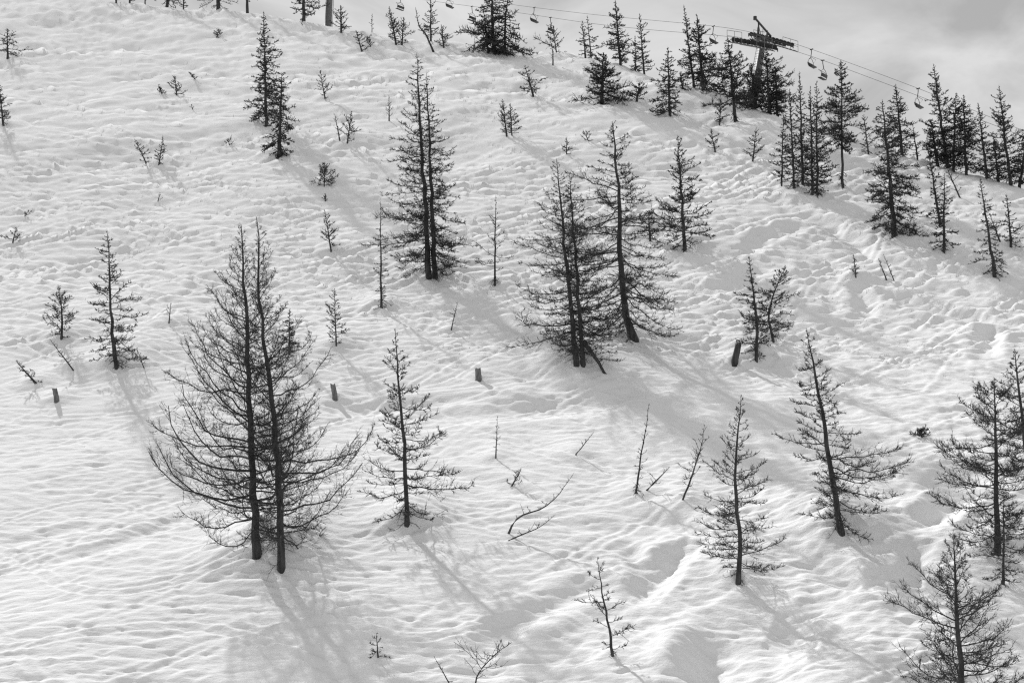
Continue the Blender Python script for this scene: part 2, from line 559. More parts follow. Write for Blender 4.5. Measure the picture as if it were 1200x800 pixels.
def twigs_on(P, L, per_m, tl, sh, knob, minr, r, nmax, K=4):
    """side twigs, shoots and spur knobs of limbs P (B,M,3) -> list of (limb index, points, radii)"""
    B, M, _ = P.shape
    cnt = np.maximum(1, np.round(per_m * L * r.uniform(0.8, 1.2, B))).astype(int)
    cnt = np.minimum(cnt, nmax)
    idx = np.repeat(np.arange(B), cnt)
    out = []
    n = len(idx)
    s = r.uniform(0.12, 1.0, n) ** 0.85
    f = s * (M - 1); i = np.minimum(f.astype(int), M - 2); a = (f - i)[:, None]
    base = P[idx, i] * (1 - a) + P[idx, i + 1] * a
    t = unit(P[idx, i + 1] - P[idx, i])
    side = unit(np.cross(t, np.array([0, 0, 1.0])) + 1e-4)
    sg = np.where(r.random(n) < 0.5, -1.0, 1.0)[:, None]
    th = r.uniform(0.5, 1.25, n)[:, None]
    up = r.normal(0.05, 0.46, n)[:, None]
    d = unit(t * np.cos(th) + side * sg * np.sin(th) + np.array([0, 0, 1.0]) * up)
    tlng = (tl * L[idx] * (1.05 - 0.65 * s) * r.uniform(0.3, 1.3, n) + 0.03)
    u = np.linspace(0, 1, K)[None, :, None]
    bend = np.array([0, 0, 1.0]) * r.normal(0.16, 0.16, n)[:, None]
    TP = base[:, None] + d[:, None] * (tlng[:, None, None] * u) + bend[:, None] * (tlng[:, None, None] * u * u)
    TP = TP + r.normal(0, 0.03, TP.shape) * tlng[:, None, None] * (u > 0)
    rr = np.maximum(minr, 0.004 + 0.003 * tlng)[:, None] * np.linspace(1.0, 0.4, K)[None]
    out.append((idx, TP, rr))
    # shoots
    if sh > 0:
        j = np.repeat(np.arange(n), sh)
        m = len(j)
        q = r.uniform(0.2, 1.0, m) * (K - 1); qi = np.minimum(q.astype(int), K - 2); qa = (q - qi)[:, None]
        b2 = TP[j, qi] * (1 - qa) + TP[j, qi + 1] * qa
        dd = unit(d[j] * 0.8 + r.normal(0, 0.65, (m, 3)) + np.array([0, 0, 0.22]))
        ll = (0.42 * tlng[j] * r.uniform(0.35, 1.3, m) + 0.035)[:, None]
        SP_ = np.stack([b2, b2 + dd * ll + np.array([0, 0, 0.12]) * ll], 1)
        sr = np.full((m, 1), max(minr * 1.05, 0.004)) * np.array([[1.0, 0.45]])
        out.append((idx[j], SP_, sr))
    # spur knobs along limbs and twigs
    nk = int(knob * n)
    if nk:
        j = r.integers(0, n, nk)
        q = r.uniform(0.0, 1.0, nk) * (K - 1); qi = np.minimum(q.astype(int), K - 2); qa = (q - qi)[:, None]
        b2 = TP[j, qi] * (1 - qa) + TP[j, qi + 1] * qa
        dd = unit(r.normal(0, 1, (nk, 3)) + np.array([0, 0, 0.4]))
        ll = r.uniform(0.03, 0.07, nk)[:, None]
        KP = np.stack([b2 - dd * ll * 0.3, b2 + dd * ll], 1)
        kr = np.maximum(minr * 1.2, r.uniform(0.006, 0.015, nk))[:, None] * np.array([[1.0, 0.6]])
        out.append((idx[j], KP, kr))
    return out

TREES = []       # filled by the table below, built after the snow
def tree(name, label, cat, base, top, w, style='mid', **kw):
    TREES.append(dict(name=name, label=label, cat=cat, base=base, top=top, w=w, style=style, **kw))

def build_tree(T, seed):
    r = np.random.default_rng(seed)
    st = dict(STY[T['style']]); st.update(T.get('opt', {}))
    u, v = T['base']
    B = ground_at(u, v)
    if T.get('push'):                       # stands behind the crest: its foot is hidden
        d = pix_ray(u, v); y = B[1] + T['push']
        B = np.array([d[0] * y, y, float(height(np.array([d[0] * y]), np.array([y]))[0])])
    ppm = F / (B[1] * CP + B[2] * SP)
    e = empty(T['name'], B)
    tag(e, T['label'], T['cat'], T.get('group'))
    if T.get('state'):
        e['state'] = T['state']
    minr = 0.27 / ppm * T.get('fine', 1.3 if T['style'] == 'dense' else (1.25 if T['style'] == 'mid' and ppm < 20 else 1.0))          # about the thinnest twig that still reads
    stems = [T] + T.get('stems', [])
    px_h = max(abs(v - T['top'][1]), 4)
    nparts = px_h > 175
    for S in stems:
        bu, bv = S.get('base', (u, v))
        way = [S['base']] + list(S.get('via', [])) + [S['top']]
        dep = B[1]
        pts = []
        for q, (a, b) in enumerate(way):
            d = pix_ray(a, b)
            pts.append(d * dep)
        pts = np.array(pts)
        if S is T and not T.get('push'):
            pts[0] = B
        elif T.get('push') and S is T:
            pts[0] = B
        else:
            g = ground_at(bu, bv); dd = pix_ray(bu, bv)
            pts[0] = np.array([pts[0][0], dep, float(height(np.array([pts[0][0]]), np.array([dep]))[0])])
        # smooth trunk line
        seg = np.concatenate([[0], np.cumsum(np.linalg.norm(np.diff(pts, axis=0), axis=1))])
        H = seg[-1]
        nT = int(np.clip(H * 2.2, 12 if len(pts) > 2 else 5, 18))
        tt = np.linspace(0, 1, nT)
        C = np.stack([np.interp(tt * H, seg, pts[:, k_]) for k_ in range(3)], -1)
        if len(pts) > 2:
            C2 = C.copy(); C2[1:-1] = 0.25 * C[:-2] + 0.5 * C[1:-1] + 0.25 * C[2:]; C = C2
        lean = r.normal(0, 0.025)
        C[:, 1] += lean * tt * H
        C[1:-1, :2] += r.normal(0, 0.0045 * H ** 0.8, (nT - 2, 2))
        r0 = S.get('tw', T.get('tw', None))
        r0 = (r0 / 2 / ppm) if r0 else 0.012 * H + 0.014
        rad = r0 * ((1 - tt) ** 0.85 * 0.93 + 0.07)
        rad = np.maximum(rad, 0.30 / ppm * (1 - 0.4 * tt))
        rad *= 0.85
        rad[0] *= 1.12 if r0 * ppm > 3 else 1.05
        Ce = np.concatenate([C[:1] - (C[1] - C[0]) * 0.0 - np.array([0, 0, 0.35 + r0]), C]); Re = np.concatenate([[rad[0] * 1.05], rad])
        g = Geo()
        sides = 12 if ppm * r0 > 3 else (7 if ppm * r0 > 1.4 else 5)
        g.tubes(Ce[None], Re[None], sides)
        gv = g.v[0].reshape(len(Ce), sides, 3)
        gv += (gv - Ce[:, None]) * (r.normal(0, 0.07, (1, sides, 1)) + r.normal(0, 0.06, (len(Ce), sides, 1)))
        trunk = g.build('trunk', M_BARK, e, True, B)
        # limbs
        Rw = S.get('w', T['w'] * 0.8) / ppm
        nb = int(np.clip(st['n'] * (1.3 if ppm > 24 else (1.3 if T['style'] == 'mid' and px_h > 60 else 1.0)) * H * S.get('dens', 1.0) * (1 if H > 2 else 1.2), 5, 150))
        if px_h < 130:
            nb = int(np.clip(nb, 5, 90))
        if px_h < 40:
            nb = min(nb, 30)
        lo = S.get('lo', st['lo'])
        t = np.sort(lo + (0.985 - lo) * (np.arange(nb) + r.random(nb)) / nb)
        pk, pl = S.get('peak', st['peak']), st['plow']
        prof = np.where(t < pk, pl + (1 - pl) * (t - lo) / max(pk - lo, 0.01), ((1 - t) / (1 - pk)) ** S.get('pw', 0.85))
        L = Rw * (1.03 if T['style'] == 'dense' else 1.0) * np.maximum(prof, 0.05) * r.uniform(0.5, 1.12, nb) ** 0.8 * (1.22 if px_h > 60 else 1.5)
        az = np.arange(nb) * 2.39996 + r.normal(0, 0.5, nb)
        p1_, p2_, p3_ = r.uniform(0, 6.28, 3)
        irr = st.get('irr', 1.0)
        L *= 1 + irr * (0.20 * np.cos(az - p1_ + 4 * t) + 0.16 * np.sin(17 * t + p2_) + 0.14 * np.cos(2 * az + p3_ + 9 * t))
        L *= np.where(r.random(nb) < 0.10, r.uniform(0.25, 0.6, nb), 1.0)
        bias = S.get('bias', 0)
        if bias:
            c = np.cos(az)
            L *= np.where(c * np.sign(bias) < 0, 1 - abs(bias) * np.abs(c), 1.0)
        e4 = np.radians(S.get('e', st['e']))
        jt = np.radians(st['jit'])
        tn = (t - lo) / (1 - lo)
        e0 = e4[0] + (e4[1] - e4[0]) * tn ** 0.8 + r.normal(0, jt, nb)
        e1 = e4[2] + (e4[3] - e4[2]) * tn + r.normal(0, jt * 0.8, nb)
        f = t * (nT - 1); i = np.minimum(f.astype(int), nT - 2); a_ = (f - i)[:, None]
        bb = C[i] * (1 - a_) + C[i + 1] * a_
        M = 9 if px_h > 150 else 5
        P = grow(bb, az, L, e0, e1, M, r)
        tr = np.interp(t, tt, rad)
        rb = np.minimum(0.0075 * L + 0.006, tr * 0.5)
        rb = np.maximum(rb, minr * 1.6)
        ss = np.linspace(0, 1, M)[None, :]
        RB = rb[:, None] * (1 - 0.72 * ss)
        RB = np.maximum(RB, minr)
        dens = T.get('tdens', 1.0)
        twpm = st['tw'] * dens * (1.4 if ppm > 24 else 1.3) * float(np.clip((ppm / 18) ** 0.8, 0.5, 1.2))
        tws = twigs_on(P, L, twpm, st['tl'], (st['sh'] + (2 if px_h > 80 else 0)) if px_h > 45 else max(1, st['sh']), st['knob'] * min(1, ppm / 30), minr, r, 40, 4 if px_h > 170 else (3 if ppm > 19 else 2))
        mat = M_DENSE if T['style'] == 'dense' else M_TWIG
        big = np.zeros(nb, bool)
        if nparts:
            order = np.argsort(-L)
            big[order[:28]] = L[order[:28]] * ppm > 26
        gc = Geo()
        # dead drooping twigs low on the stem
        if px_h > 90:
            nd = int(r.integers(9, 18))
            td = r.uniform(0.01, 0.13, nd)
            f = td * (nT - 1); i = np.minimum(f.astype(int), nT - 2); a_ = (f - i)[:, None]
            Ld = r.uniform(0.25, 0.95, nd) * min(1.0, H / 7)
            DP = grow(C[i] * (1 - a_) + C[i + 1] * a_, r.uniform(0, 6.28, nd), Ld, r.uniform(-1.2, -0.2, nd), r.uniform(-1.4, 0.2, nd), 5, r)
            gc.tubes(DP, np.maximum(minr * 1.2, 0.008) * np.linspace(1.3, 0.5, 5)[None] * np.ones((nd, 1)), 3)
            for ix, TP, rr in twigs_on(DP, Ld, 6, 0.3, 1, 0, minr, r, 8):
                gc.strokes(TP, rr)
        small = np.nonzero(~big)[0]
        gc.tubes(P[small], RB[small], 4 if px_h > 150 else 3)
        for ix, TP, rr in tws:
            m = ~big[ix]
            gc.strokes(TP[m], rr[m])
        crown = gc.build('crown', mat, e, False, B)
        for b_ in np.nonzero(big)[0]:
            gb = Geo()
            gb.tubes(P[b_][None], RB[b_][None], 5)
            for ix, TP, rr in tws:
                m = ix == b_
                if m.any():
                    gb.strokes(TP[m], rr[m])
            gb.build('branch', mat, crown, False, B)
    T['_n'] = sum(len(c.data.polygons) * 2 for c in e.children_recursive)
    return e


# ------------------------------------------------------------------ what grows on the slope (pixels of foot and tip, half width in pixels)
LT, SAP, SHR = 'larch_tree', 'larch_sapling', 'shrub'
# the near trees
tree(LT, 'tall bare larch with long upswept left branches, uphill one of the close foreground pair', 'tree', (301, 648), (281, 262), 140, 'open', peak=0.24, tw=11, bias=-0.45, mound=(0.6, 1.8), pw=0.98, fine=0.75, opt=dict(irr=0.35, n=10.5, tl=0.23, e=(-12, 36, 60, 78), tw=9, jit=11))
tree(LT, 'tall bare larch with long upswept right branches, downhill one of the close foreground pair', 'tree', (330, 664), (303, 256), 116, 'open', peak=0.22, via=[(325, 500), (311, 400)], tw=11, bias=0.5, mound=(0.45, 1.6), pw=0.98, fine=0.75, opt=dict(irr=0.35, n=10.5, tl=0.23, e=(-12, 36, 60, 78), tw=9, jit=11))
tree(LT, 'knobbly bare larch standing alone on a small mound, with an elbow bend halfway up', 'tree', (477, 614), (463, 385), 58, 'knob', via=[(476, 520), (469, 490)], tw=7, mound=(0.5, 1.3), opt=dict(e=(-22, 30, 15, 60)))
tree(LT, 'tall dense larch with two trunks rising side by side from one foot', 'tree', (503, 326), (488, 62), 52, 'mid', tw=8, mound=(0.5, 1.9), bias=-0.35, peak=0.2, pw=0.75, fine=0.85, opt=dict(n=11, tl=0.2, e=(-30, 10, 6, 42), irr=0.6),
     stems=[dict(base=(510, 324), top=(500, 86), w=50, tw=7, bias=0.35)])
tree(LT, 'larch with two parallel trunks and a dead log leaning at its foot', 'tree', (676, 427), (652, 186), 72, 'open', via=[(666, 330)], tw=8, mound=(0.6, 2.2), bias=-0.3, fine=0.8, opt=dict(e=(-24, 18, 8, 50), n=10, tl=0.2, irr=0.6),
     stems=[dict(base=(683, 425), top=(667, 204), via=[(676, 330)], w=58, tw=7, bias=0.4)])
tree(LT, 'large larch with drooping lower limbs and a trunk curved at the foot', 'tree', (744, 399), (718, 140), 92, 'droop', via=[(732, 365), (728, 300), (725, 220)], tw=11, mound=(0.35, 1.6), peak=0.3, fine=0.85, opt=dict(tl=0.2))
tree(LT, 'slim bare larch on open snow beside the large drooping larch', 'tree', (803, 294), (794, 158), 36, 'mid', tw=5, mound=(0.4, 1.5), opt=dict(e=(-8, 25, 24, 55)))
tree(LT, 'bare larch with a kinked trunk, downhill of the two leaning bare stems', 'tree', (865, 682), (868, 462), 46, 'open', via=[(866, 612), (860, 575)], tw=7, mound=(0.35, 1.4), tdens=1.2, opt=dict(e=(-20, 30, 20, 62), n=11, irr=0.6))
tree(LT, 'leaning larch with knobbly tiered branches and roots showing above a shaded mound', 'tree', (986, 624), (947, 384), 62, 'knob', via=[(972, 530)], tw=9, mound=(0.75, 1.7), tdens=1.15, opt=dict(e=(-24, 22, 24, 64)))
tree(LT, 'bushy bare larch with a forked flattened top, beside a thin bare stem', 'tree', (1169, 648), (1165, 447), 62, 'open', tw=9, mound=(0.5, 1.6), pw=0.5, peak=0.5, tdens=1.4, opt=dict(e=(-8, 20, 34, 60), n=12, irr=0.6))
tree(LT, 'dark bushy larch top rising behind the bushy flat topped larch', 'tree', (1206, 560), (1190, 408), 44, 'mid', tw=7, tdens=1.3)
tree(SAP, 'thin straight bare stem with broken lower twigs beside the bushy flat topped larch', 'sapling', (1176, 685), (1176, 575), 30, 'sap', tw=4, opt=dict(e=(-25, 20, -10, 40)))
tree(LT, 'broad bare larch with feathery upswept branches, its foot hidden below the near edge', 'tree', (1128, 838), (1118, 630), 84, 'open', tw=10, tdens=1.4, opt=dict(e=(0, 40, 40, 72), n=13, irr=0.5), pw=0.75)
tree(LT, 'small bare larch beside the leaning charred stump', 'tree', (886, 423), (878, 300), 32, 'mid', via=[(887, 380)], tw=5, mound=(0.5, 1.3), bias=-0.3, opt=dict(e=(-14, 25, 12, 45)))
tree(LT, 'small crooked bushy larch just behind the small larch at the charred stump', 'tree', (906, 400), (920, 314), 30, 'mid', via=[(900, 370), (907, 340)], tw=4, tdens=0.9, pw=0.55, opt=dict(n=13, tl=0.28, jit=24, irr=0.6))
tree(LT, 'dense lopsided larch on a shaded mound in the open left snowfield', 'tree', (137, 431), (126, 268), 34, 'knob', via=[(132, 390)], tw=6, mound=(0.65, 1.6), opt=dict(e=(-20, 12, 0, 45)))
tree(SAP, 'small twisted larch sapling uphill of a leaning twig', 'sapling', (72, 397), (67, 333), 24, 'sap', via=[(73, 370)], tw=3.5, mound=(0.3, 0.9))
tree(LT, 'thin straggly larch downhill of the dense two trunked larch', 'tree', (447, 360), (446, 236), 15, 'tall', tw=3.5, tdens=0.7, mound=(0.45, 1.2), opt=dict(e=(-20, 25, -8, 50), lo=0.06, peak=0.2))
tree(SAP, 'bare larch sapling standing behind the close foreground pair', 'sapling', (394, 405), (392, 338), 15, 'sap', tw=2.5, mound=(0.3, 0.9))
tree(SAP, 'dense little larch sapling seen through the branches of the close foreground pair', 'sapling', (339, 414), (339, 362), 9, 'dense', tw=3)
tree(LT, 'spindly young larch with whip like twin leaders between the two trunked larches', 'tree', (580, 333), (581, 228), 28, 'tall', tw=3, tdens=0.5, dens=0.6, mound=(0.25, 0.9), pw=1.4, opt=dict(e=(0, 40, 35, 65), peak=0.22))
tree(SAP, 'little sapling in open snow above the straggly thin larch', 'sapling', (388, 294), (380, 245), 12, 'sap', tw=2.5, mound=(0.25, 0.9))
tree(SAP, 'short forked twig in the snow below the dense two trunked larch', 'sapling', (529, 386), (536, 354), 6, 'stick', tw=2, mound=(0.2, 0.7))
tree(SAP, 'bushy young conifer seen through the limbs of the large drooping larch', 'sapling', (762, 282), (760, 246), 13, 'dense', tw=3)
tree(LT, 'slender dense larch with a ragged spire, on the high left snowfield', 'tree', (312, 148), (309, 13), 25, 'mid', tw=5, tdens=1.2, opt=dict(e=(-22, 12, -12, 28), n=11))
tree(LT, 'stunted dark larch with drooping skirt and broken top, touching the ragged spire larch', 'tree', (327, 184), (331, 86), 21, 'mid', tw=6, mound=(0.7, 2.0), tdens=1.3, opt=dict(e=(-45, 15, -50, 30), n=12), pw=0.5)
tree(SHR, 'round twiggy shrub half buried in the snow above the little sapling', 'shrub', (380, 218), (380, 191), 15, 'bush', tw=2)
tree(SHR, 'tiny dark tuft just below the round twiggy shrub', 'shrub', (381, 236), (381, 227), 3, 'bush', tw=1.5)
tree(SAP, 'thin sapling in the snow beside the ragged spire larch', 'sapling', (381, 116), (375, 82), 9, 'sap', tw=2, mound=(0.3, 1.2))
tree(SAP, 'leaning bare twig, uphill one of a pair below the thin sapling', 'sapling', (398, 165), (392, 133), 5, 'stick', tw=2)
tree(SAP, 'bushy sapling, downhill one of a pair below the thin sapling', 'sapling', (407, 168), (412, 130), 11, 'sap', tw=2.5, mound=(0.35, 1.4))
tree(SAP, 'crooked little sapling leaning left, one of two on the empty left snowfield', 'sapling', (171, 191), (158, 163), 7, 'sap', tw=2)
tree(SAP, 'crooked little sapling leaning right, one of two on the empty left snowfield', 'sapling', (186, 194), (191, 159), 7, 'sap', tw=2, mound=(0.3, 1.2))
tree(SHR, 'clump of upright twigs between two tufts on the high left snowfield', 'shrub', (207, 111), (204, 89), 9, 'bush', tw=2, opt=dict(n=9))
tree(SHR, 'small dark tuft beside the clump of upright twigs', 'shrub', (189, 110), (188, 103), 5, 'bush', tw=1.5)
tree(SHR, 'low leaning twig tuft uphill of the clump of upright twigs', 'shrub', (228, 92), (221, 85), 5, 'bush', tw=1.5, opt=dict(n=14))
tree(SHR, 'single short twig below the clump of upright twigs', 'shrub', (226, 129), (224, 122), 3, 'stick', tw=1.5)
tree(SHR, 'low dark tuft in a shaded hollow under the ridge', 'shrub', (254, 44), (256, 34), 6, 'bush', tw=1.5, opt=dict(n=14))
tree(SHR, 'low spiky tuft uphill of the stunted dark larch', 'shrub', (269, 170), (267, 163), 6, 'bush', tw=1.5, opt=dict(n=12))
tree(SHR, 'low spreading twiggy shrub in a dip of the lonely left slope', 'shrub', (15, 284), (19, 266), 9, 'bush', tw=2, opt=dict(n=9))
tree(SHR, 'flat dark tuft uphill of the low spreading shrub', 'shrub', (29, 254), (30, 249), 5, 'bush', tw=1.5, opt=dict(n=14))
tree(SHR, 'two short twigs poking out of a shaded hollow', 'shrub', (185, 236), (188, 226), 4, 'stick', tw=1.5)
tree(LT, 'small flat branched larch in the shaded hollow under the ridge', 'tree', (9, 68), (9, 34), 20, 'knob', tw=3, opt=dict(e=(-10, 5, -15, 30)))
tree(SAP, 'dark leaning sapling downhill of the small flat branched larch', 'sapling', (4, 147), (-1, 98), 11, 'sap', tw=3, mound=(0.4, 1.4))
# skyline of the upper ridge
tree(SAP, 'short leafless stem on the ridge line, outermost of a row of three stems', 'sapling', (136, 2), (133, -22), 8, 'sap', tw=2.5, group='stems along the bare ridge')
tree(SAP, 'short branching stem in the middle of three stems on the ridge line', 'sapling', (152, 3), (152, -26), 8, 'sap', tw=2.5, group='stems along the bare ridge')
tree(SAP, 'thinnest short stem on the ridge line, next to the wide low larch skirt', 'sapling', (170, 5), (170, -18), 6, 'stick', tw=2, group='stems along the bare ridge')
tree(LT, 'wide low larch skirt on the ridge line', 'tree', (196, 5), (198, -60), 20, 'droop', tw=4)
tree(SAP, 'dark twisted twig on the ridge beside the wide low larch skirt', 'sapling', (215, 6), (216, -18), 7, 'bush', tw=2, opt=dict(n=8))
tree(LT, 'ridge line larch with a dark dense skirt above the low tuft', 'tree', (256, 7), (254, -60), 18, 'droop', tw=5, opt=dict(lo=0.04))
tree(LT, 'ridge line larch with a bare lower trunk behind the ragged spire larch', 'tree', (290, 11), (290, -70), 14, 'tall', tw=4)
tree(LT, 'ridge line larch with ragged branches next to the grey lift mast', 'tree', (356, 17), (355, -70), 20, 'mid', tw=5)
tree(SAP, 'hair thin stem below the ridge line larch at the grey lift mast', 'sapling', (354, 31), (354, 22), 2, 'stick', tw=1)
tree(SAP, 'small bare larch on the ridge to the right of the grey lift mast', 'sapling', (400, 39), (399, 7), 13, 'sap', tw=3)
tree(SAP, 'low leaning bushy sapling below the ridge near the grey lift mast', 'sapling', (424, 60), (417, 36), 12, 'bush', tw=2.5, opt=dict(n=7))
tree(SAP, 'hair thin pole on the ridge line', 'sapling', (436, 28), (436, 16), 3, 'stick', tw=1.2)
tree(LT, 'crooked dead snag with a dark burl under the lift chairs', 'tree', (464, 52), (456, 8), 9, 'sap', via=[(460, 28)], tw=3)
tree(SAP, 'thin young larch beside the crooked dead snag', 'sapling', (471, 53), (473, 20), 11, 'sap', tw=2.5)
tree('dead_tree', 'bent dead trunk leaning over with a broken elbow', 'dead tree', (508, 61), (487, 9), 6, 'stick', via=[(498, 38), (491, 33)], tw=3)
tree(LT, 'straight young larch on the ridge behind the bent dead trunk', 'tree', (505, 40), (505, -6), 11, 'mid', tw=3)
tree(SAP, 'small larch with a dark matted foot beside the bent dead trunk', 'sapling', (520, 56), (517, 29), 10, 'sap', tw=2.5)
tree(SHR, 'short broom of twigs on the snow near the dark burl snag', 'shrub', (434, 55), (433, 44), 6, 'bush', tw=1.5, opt=dict(n=9))
tree(LT, 'big old larch with several dark stems high on the ridge', 'tree', (580, 64), (576, -30), 32, 'mid', via=[(577, 30)], tw=6, mound=(0.4, 2.2), opt=dict(e=(-40, 10, -30, 25), n=10), tdens=1.2,
     stems=[dict(base=(591, 66), top=(596, -12), via=[(592, 30)], w=26, tw=4, dens=0.9), dict(base=(572, 61), top=(566, 5), w=22, tw=3, dens=0.6)])
tree(SHR, 'curved bare twig rising from a flat dark tuft below the ridge', 'shrub', (648, 76), (645, 48), 4, 'stick', via=[(648, 62)], tw=2)
tree(SHR, 'dark bushy top on the ridge under the hanging lift chair', 'shrub', (652, 53), (648, 30), 14, 'bush', tw=2, opt=dict(n=7))
tree(SAP, 'small leaning larch alone below the ridge', 'sapling', (625, 113), (615, 76), 14, 'sap', tw=3, opt=dict(e=(-8, 15, -4, 40)))
tree(SAP, 'little larch with two slim stems alone on the middle slope', 'sapling', (594, 160), (589, 117), 11, 'sap', tw=2.5, stems=[dict(base=(600, 160), top=(598, 121), w=10, tw=2)])
tree(LT, 'two stemmed small larch on the ridge line', 'tree', (686, 54), (682, 24), 9, 'mid', tw=3, stems=[dict(base=(693, 58), top=(688, 19), w=11, tw=2.5)])
tree(LT, 'dark spire larch on the ridge, uphill of the dense cushion conifer', 'tree', (727, 76), (721, 0), 17, 'dense', tw=4)
tree(LT, 'lighter bare larch on the ridge beside the dark spire larch', 'tree', (755, 81), (749, 16), 15, 'mid', tw=3, stems=[dict(base=(745, 80), top=(744, 42), w=9, tw=2)])
tree(LT, 'dense cushion like conifer with a skirt down to the snow', 'tree', (705, 121), (707, 62), 22, 'dense', tw=6, mound=(0.3, 1.4), opt=dict(n=24, tw=14, lo=0.0, peak=0.12, plow=0.9), pw=0.7)
tree(SHR, 'low dark conifer bush next to the dense cushion conifer', 'shrub', (746, 119), (750, 97), 14, 'dense', tw=4, opt=dict(n=26, lo=0.0, peak=0.1, plow=1.0, e=(10, 40, 10, 45)))
tree(LT, 'feathery larch with bare foot standing in front of the ridge wood', 'tree', (785, 136), (783, 54), 21, 'mid', tw=4, tdens=1.2, opt=dict(e=(-25, 20, -20, 35), n=12))
tree(SHR, 'small dark sapling peeking from behind the feathery larch', 'shrub', (800, 104), (797, 84), 7, 'dense', tw=3)
tree(LT, 'tall thin larch leaning on the ridge beside a dark spruce like larch', 'tree', (813, 92), (801, 6), 13, 'mid', tw=4, opt=dict(n=12))
tree(LT, 'dark spruce like larch on the ridge beside the tall thin leaning larch', 'tree', (824, 99), (816, 17), 25, 'dense', tw=5, opt=dict(n=21))
tree(LT, 'dark dense larch with a bare foot, nearest the lift pylon on its uphill side', 'tree', (862, 143), (853, 43), 27, 'dense', tw=5, opt=dict(n=21, lo=0.2, peak=0.34), tdens=1.1)
tree(SAP, 'short sapling at the foot of the dark dense larch by the pylon', 'sapling', (843, 147), (845, 120), 9, 'sap', tw=2.5)
tree(LT, 'dark broad larch hiding the foot of the lift pylon', 'tree', (902, 131), (898, 56), 30, 'dense', tw=5, opt=dict(n=22), tdens=1.1, stems=[dict(base=(911, 127), top=(908, 78), w=16, tw=4)])
tree(LT, 'dark low conifer standing close against the lift pylon foot', 'tree', (885, 128), (880, 74), 19, 'dense', tw=4, opt=dict(n=22))
tree(SAP, 'small bushy sapling on the snow below the lift pylon', 'sapling', (882, 189), (886, 150), 11, 'sap', tw=2.5)
tree(SAP, 'short leaning twig of a sapling on the snow below the feathery larch', 'sapling', (838, 177), (833, 152), 9, 'sap', tw=2.5)
tree(SHR, 'tiny dark cone shaped shrub above the two parallel trunks', 'shrub', (664, 181), (664, 161), 7, 'sap', tw=2, opt=dict(lo=0.02, peak=0.05))
tree(SHR, 'tiny fan of twigs in the snow under the dense cushion conifer', 'shrub', (690, 166), (683, 152), 6, 'bush', tw=1.5, opt=dict(n=9))
# wood on the right
tree(LT, 'thin bare trunked larch at the open edge of the right hand wood', 'tree', (916, 217), (918, 128), 13, 'mid', tw=3)
tree(LT, 'thin bare trunked larch second from the open edge of the right hand wood', 'tree', (931, 221), (925, 104), 16, 'mid', tw=3.5)
tree(LT, 'tall spire larch of the clump at the open edge of the right hand wood', 'tree', (941, 217), (938, 82), 16, 'mid', tw=4.5)
tree(LT, 'larch with twin stems downhill in the clump at the open edge of the wood', 'tree', (952, 229), (950, 100), 20, 'mid', tw=4, mound=(0.5, 1.6), stems=[dict(base=(958, 231), top=(957, 95), w=20, tw=4)])
tree(LT, 'tall larch with a forked top and heavy dark middle over a bare trunk', 'tree', (988, 219), (984, 72), 30, 'dense', tw=4.5, opt=dict(n=11, lo=0.3, peak=0.45, plow=0.6), mound=(0.3, 1.3))
tree(SAP, 'thin leaning young larch in the gap behind the large dark larch', 'sapling', (1018, 181), (1012, 134), 10, 'mid', tw=2.5)
tree(LT, 'large dark larch with a bent branch skirt at the lower edge of the wood', 'tree', (1048, 277), (1032, 118), 40, 'mid', via=[(1043, 220)], tw=7, mound=(0.5, 1.8), tdens=1.2, opt=dict(n=12, e=(-38, 15, -28, 35)))
tree(LT, 'dense pointed larch on the skyline beyond the large dark larch', 'tree', (1057, 175), (1050, 98), 20, 'dense', tw=4, opt=dict(n=20))
tree(SAP, 'thin sapling on the skyline right of the dense pointed larch', 'sapling', (1075, 178), (1069, 146), 9, 'mid', tw=2.5)
tree(LT, 'tallest skyline larch with open antler like top branches', 'tree', (1110, 190), (1094, 74), 26, 'mid', tw=5, tdens=1.1, opt=dict(n=11))
tree(LT, 'dark matted larch at the heart of the thick skyline clump, tallest of its matted trees', 'tree', (1117, 191), (1121, 108), 20, 'dense', tw=4, opt=dict(n=22), group='matted larches of the skyline clump')
tree(LT, 'dark matted larch of the thick skyline clump on the side of the slim straight larch', 'tree', (1132, 193), (1130, 110), 20, 'dense', tw=4, opt=dict(n=22), group='matted larches of the skyline clump')
tree(LT, 'dark low matted larch of the thick skyline clump under the antler topped larch', 'tree', (1099, 187), (1090, 140), 16, 'dense', tw=4, opt=dict(n=22), group='matted larches of the skyline clump')
tree(LT, 'slim straight larch beside the thick skyline clump', 'tree', (1156, 197), (1146, 120), 14, 'mid', tw=4, opt=dict(n=12))
tree(LT, 'tall tiered larch at the far end of the skyline', 'tree', (1184, 206), (1169, 101), 27, 'mid', tw=5, tdens=1.1, opt=dict(n=11))
tree(LT, 'dark leaning larch squeezed behind the tall tiered larch', 'tree', (1194, 204), (1206, 140), 16, 'dense', tw=4)
tree(LT, 'dark low larch between the slim straight and the tall tiered larch', 'tree', (1170, 203), (1164, 160), 13, 'dense', tw=3)
tree(LT, 'slim larch with a bare lower trunk beside the large dark larch', 'tree', (1102, 264), (1088, 172), 15, 'mid', tw=4)
tree(LT, 'slim larch with a skirt, directly downhill of the bare trunked slim larch', 'tree', (1106, 296), (1107, 203), 17, 'mid', tw=4, mound=(0.35, 1.3), opt=dict(e=(-28, 15, -10, 40)))
tree(SAP, 'thin bare pole leaning against the skyline wood', 'sapling', (1125, 232), (1107, 192), 9, 'stick', tw=2.5)
tree(LT, 'leaning shaggy larch below the wood with a bushy foot', 'tree', (1166, 325), (1146, 208), 19, 'mid', via=[(1157, 270)], tw=5, mound=(0.3, 1.3), tdens=1.15, opt=dict(e=(-30, 20, -22, 40)))
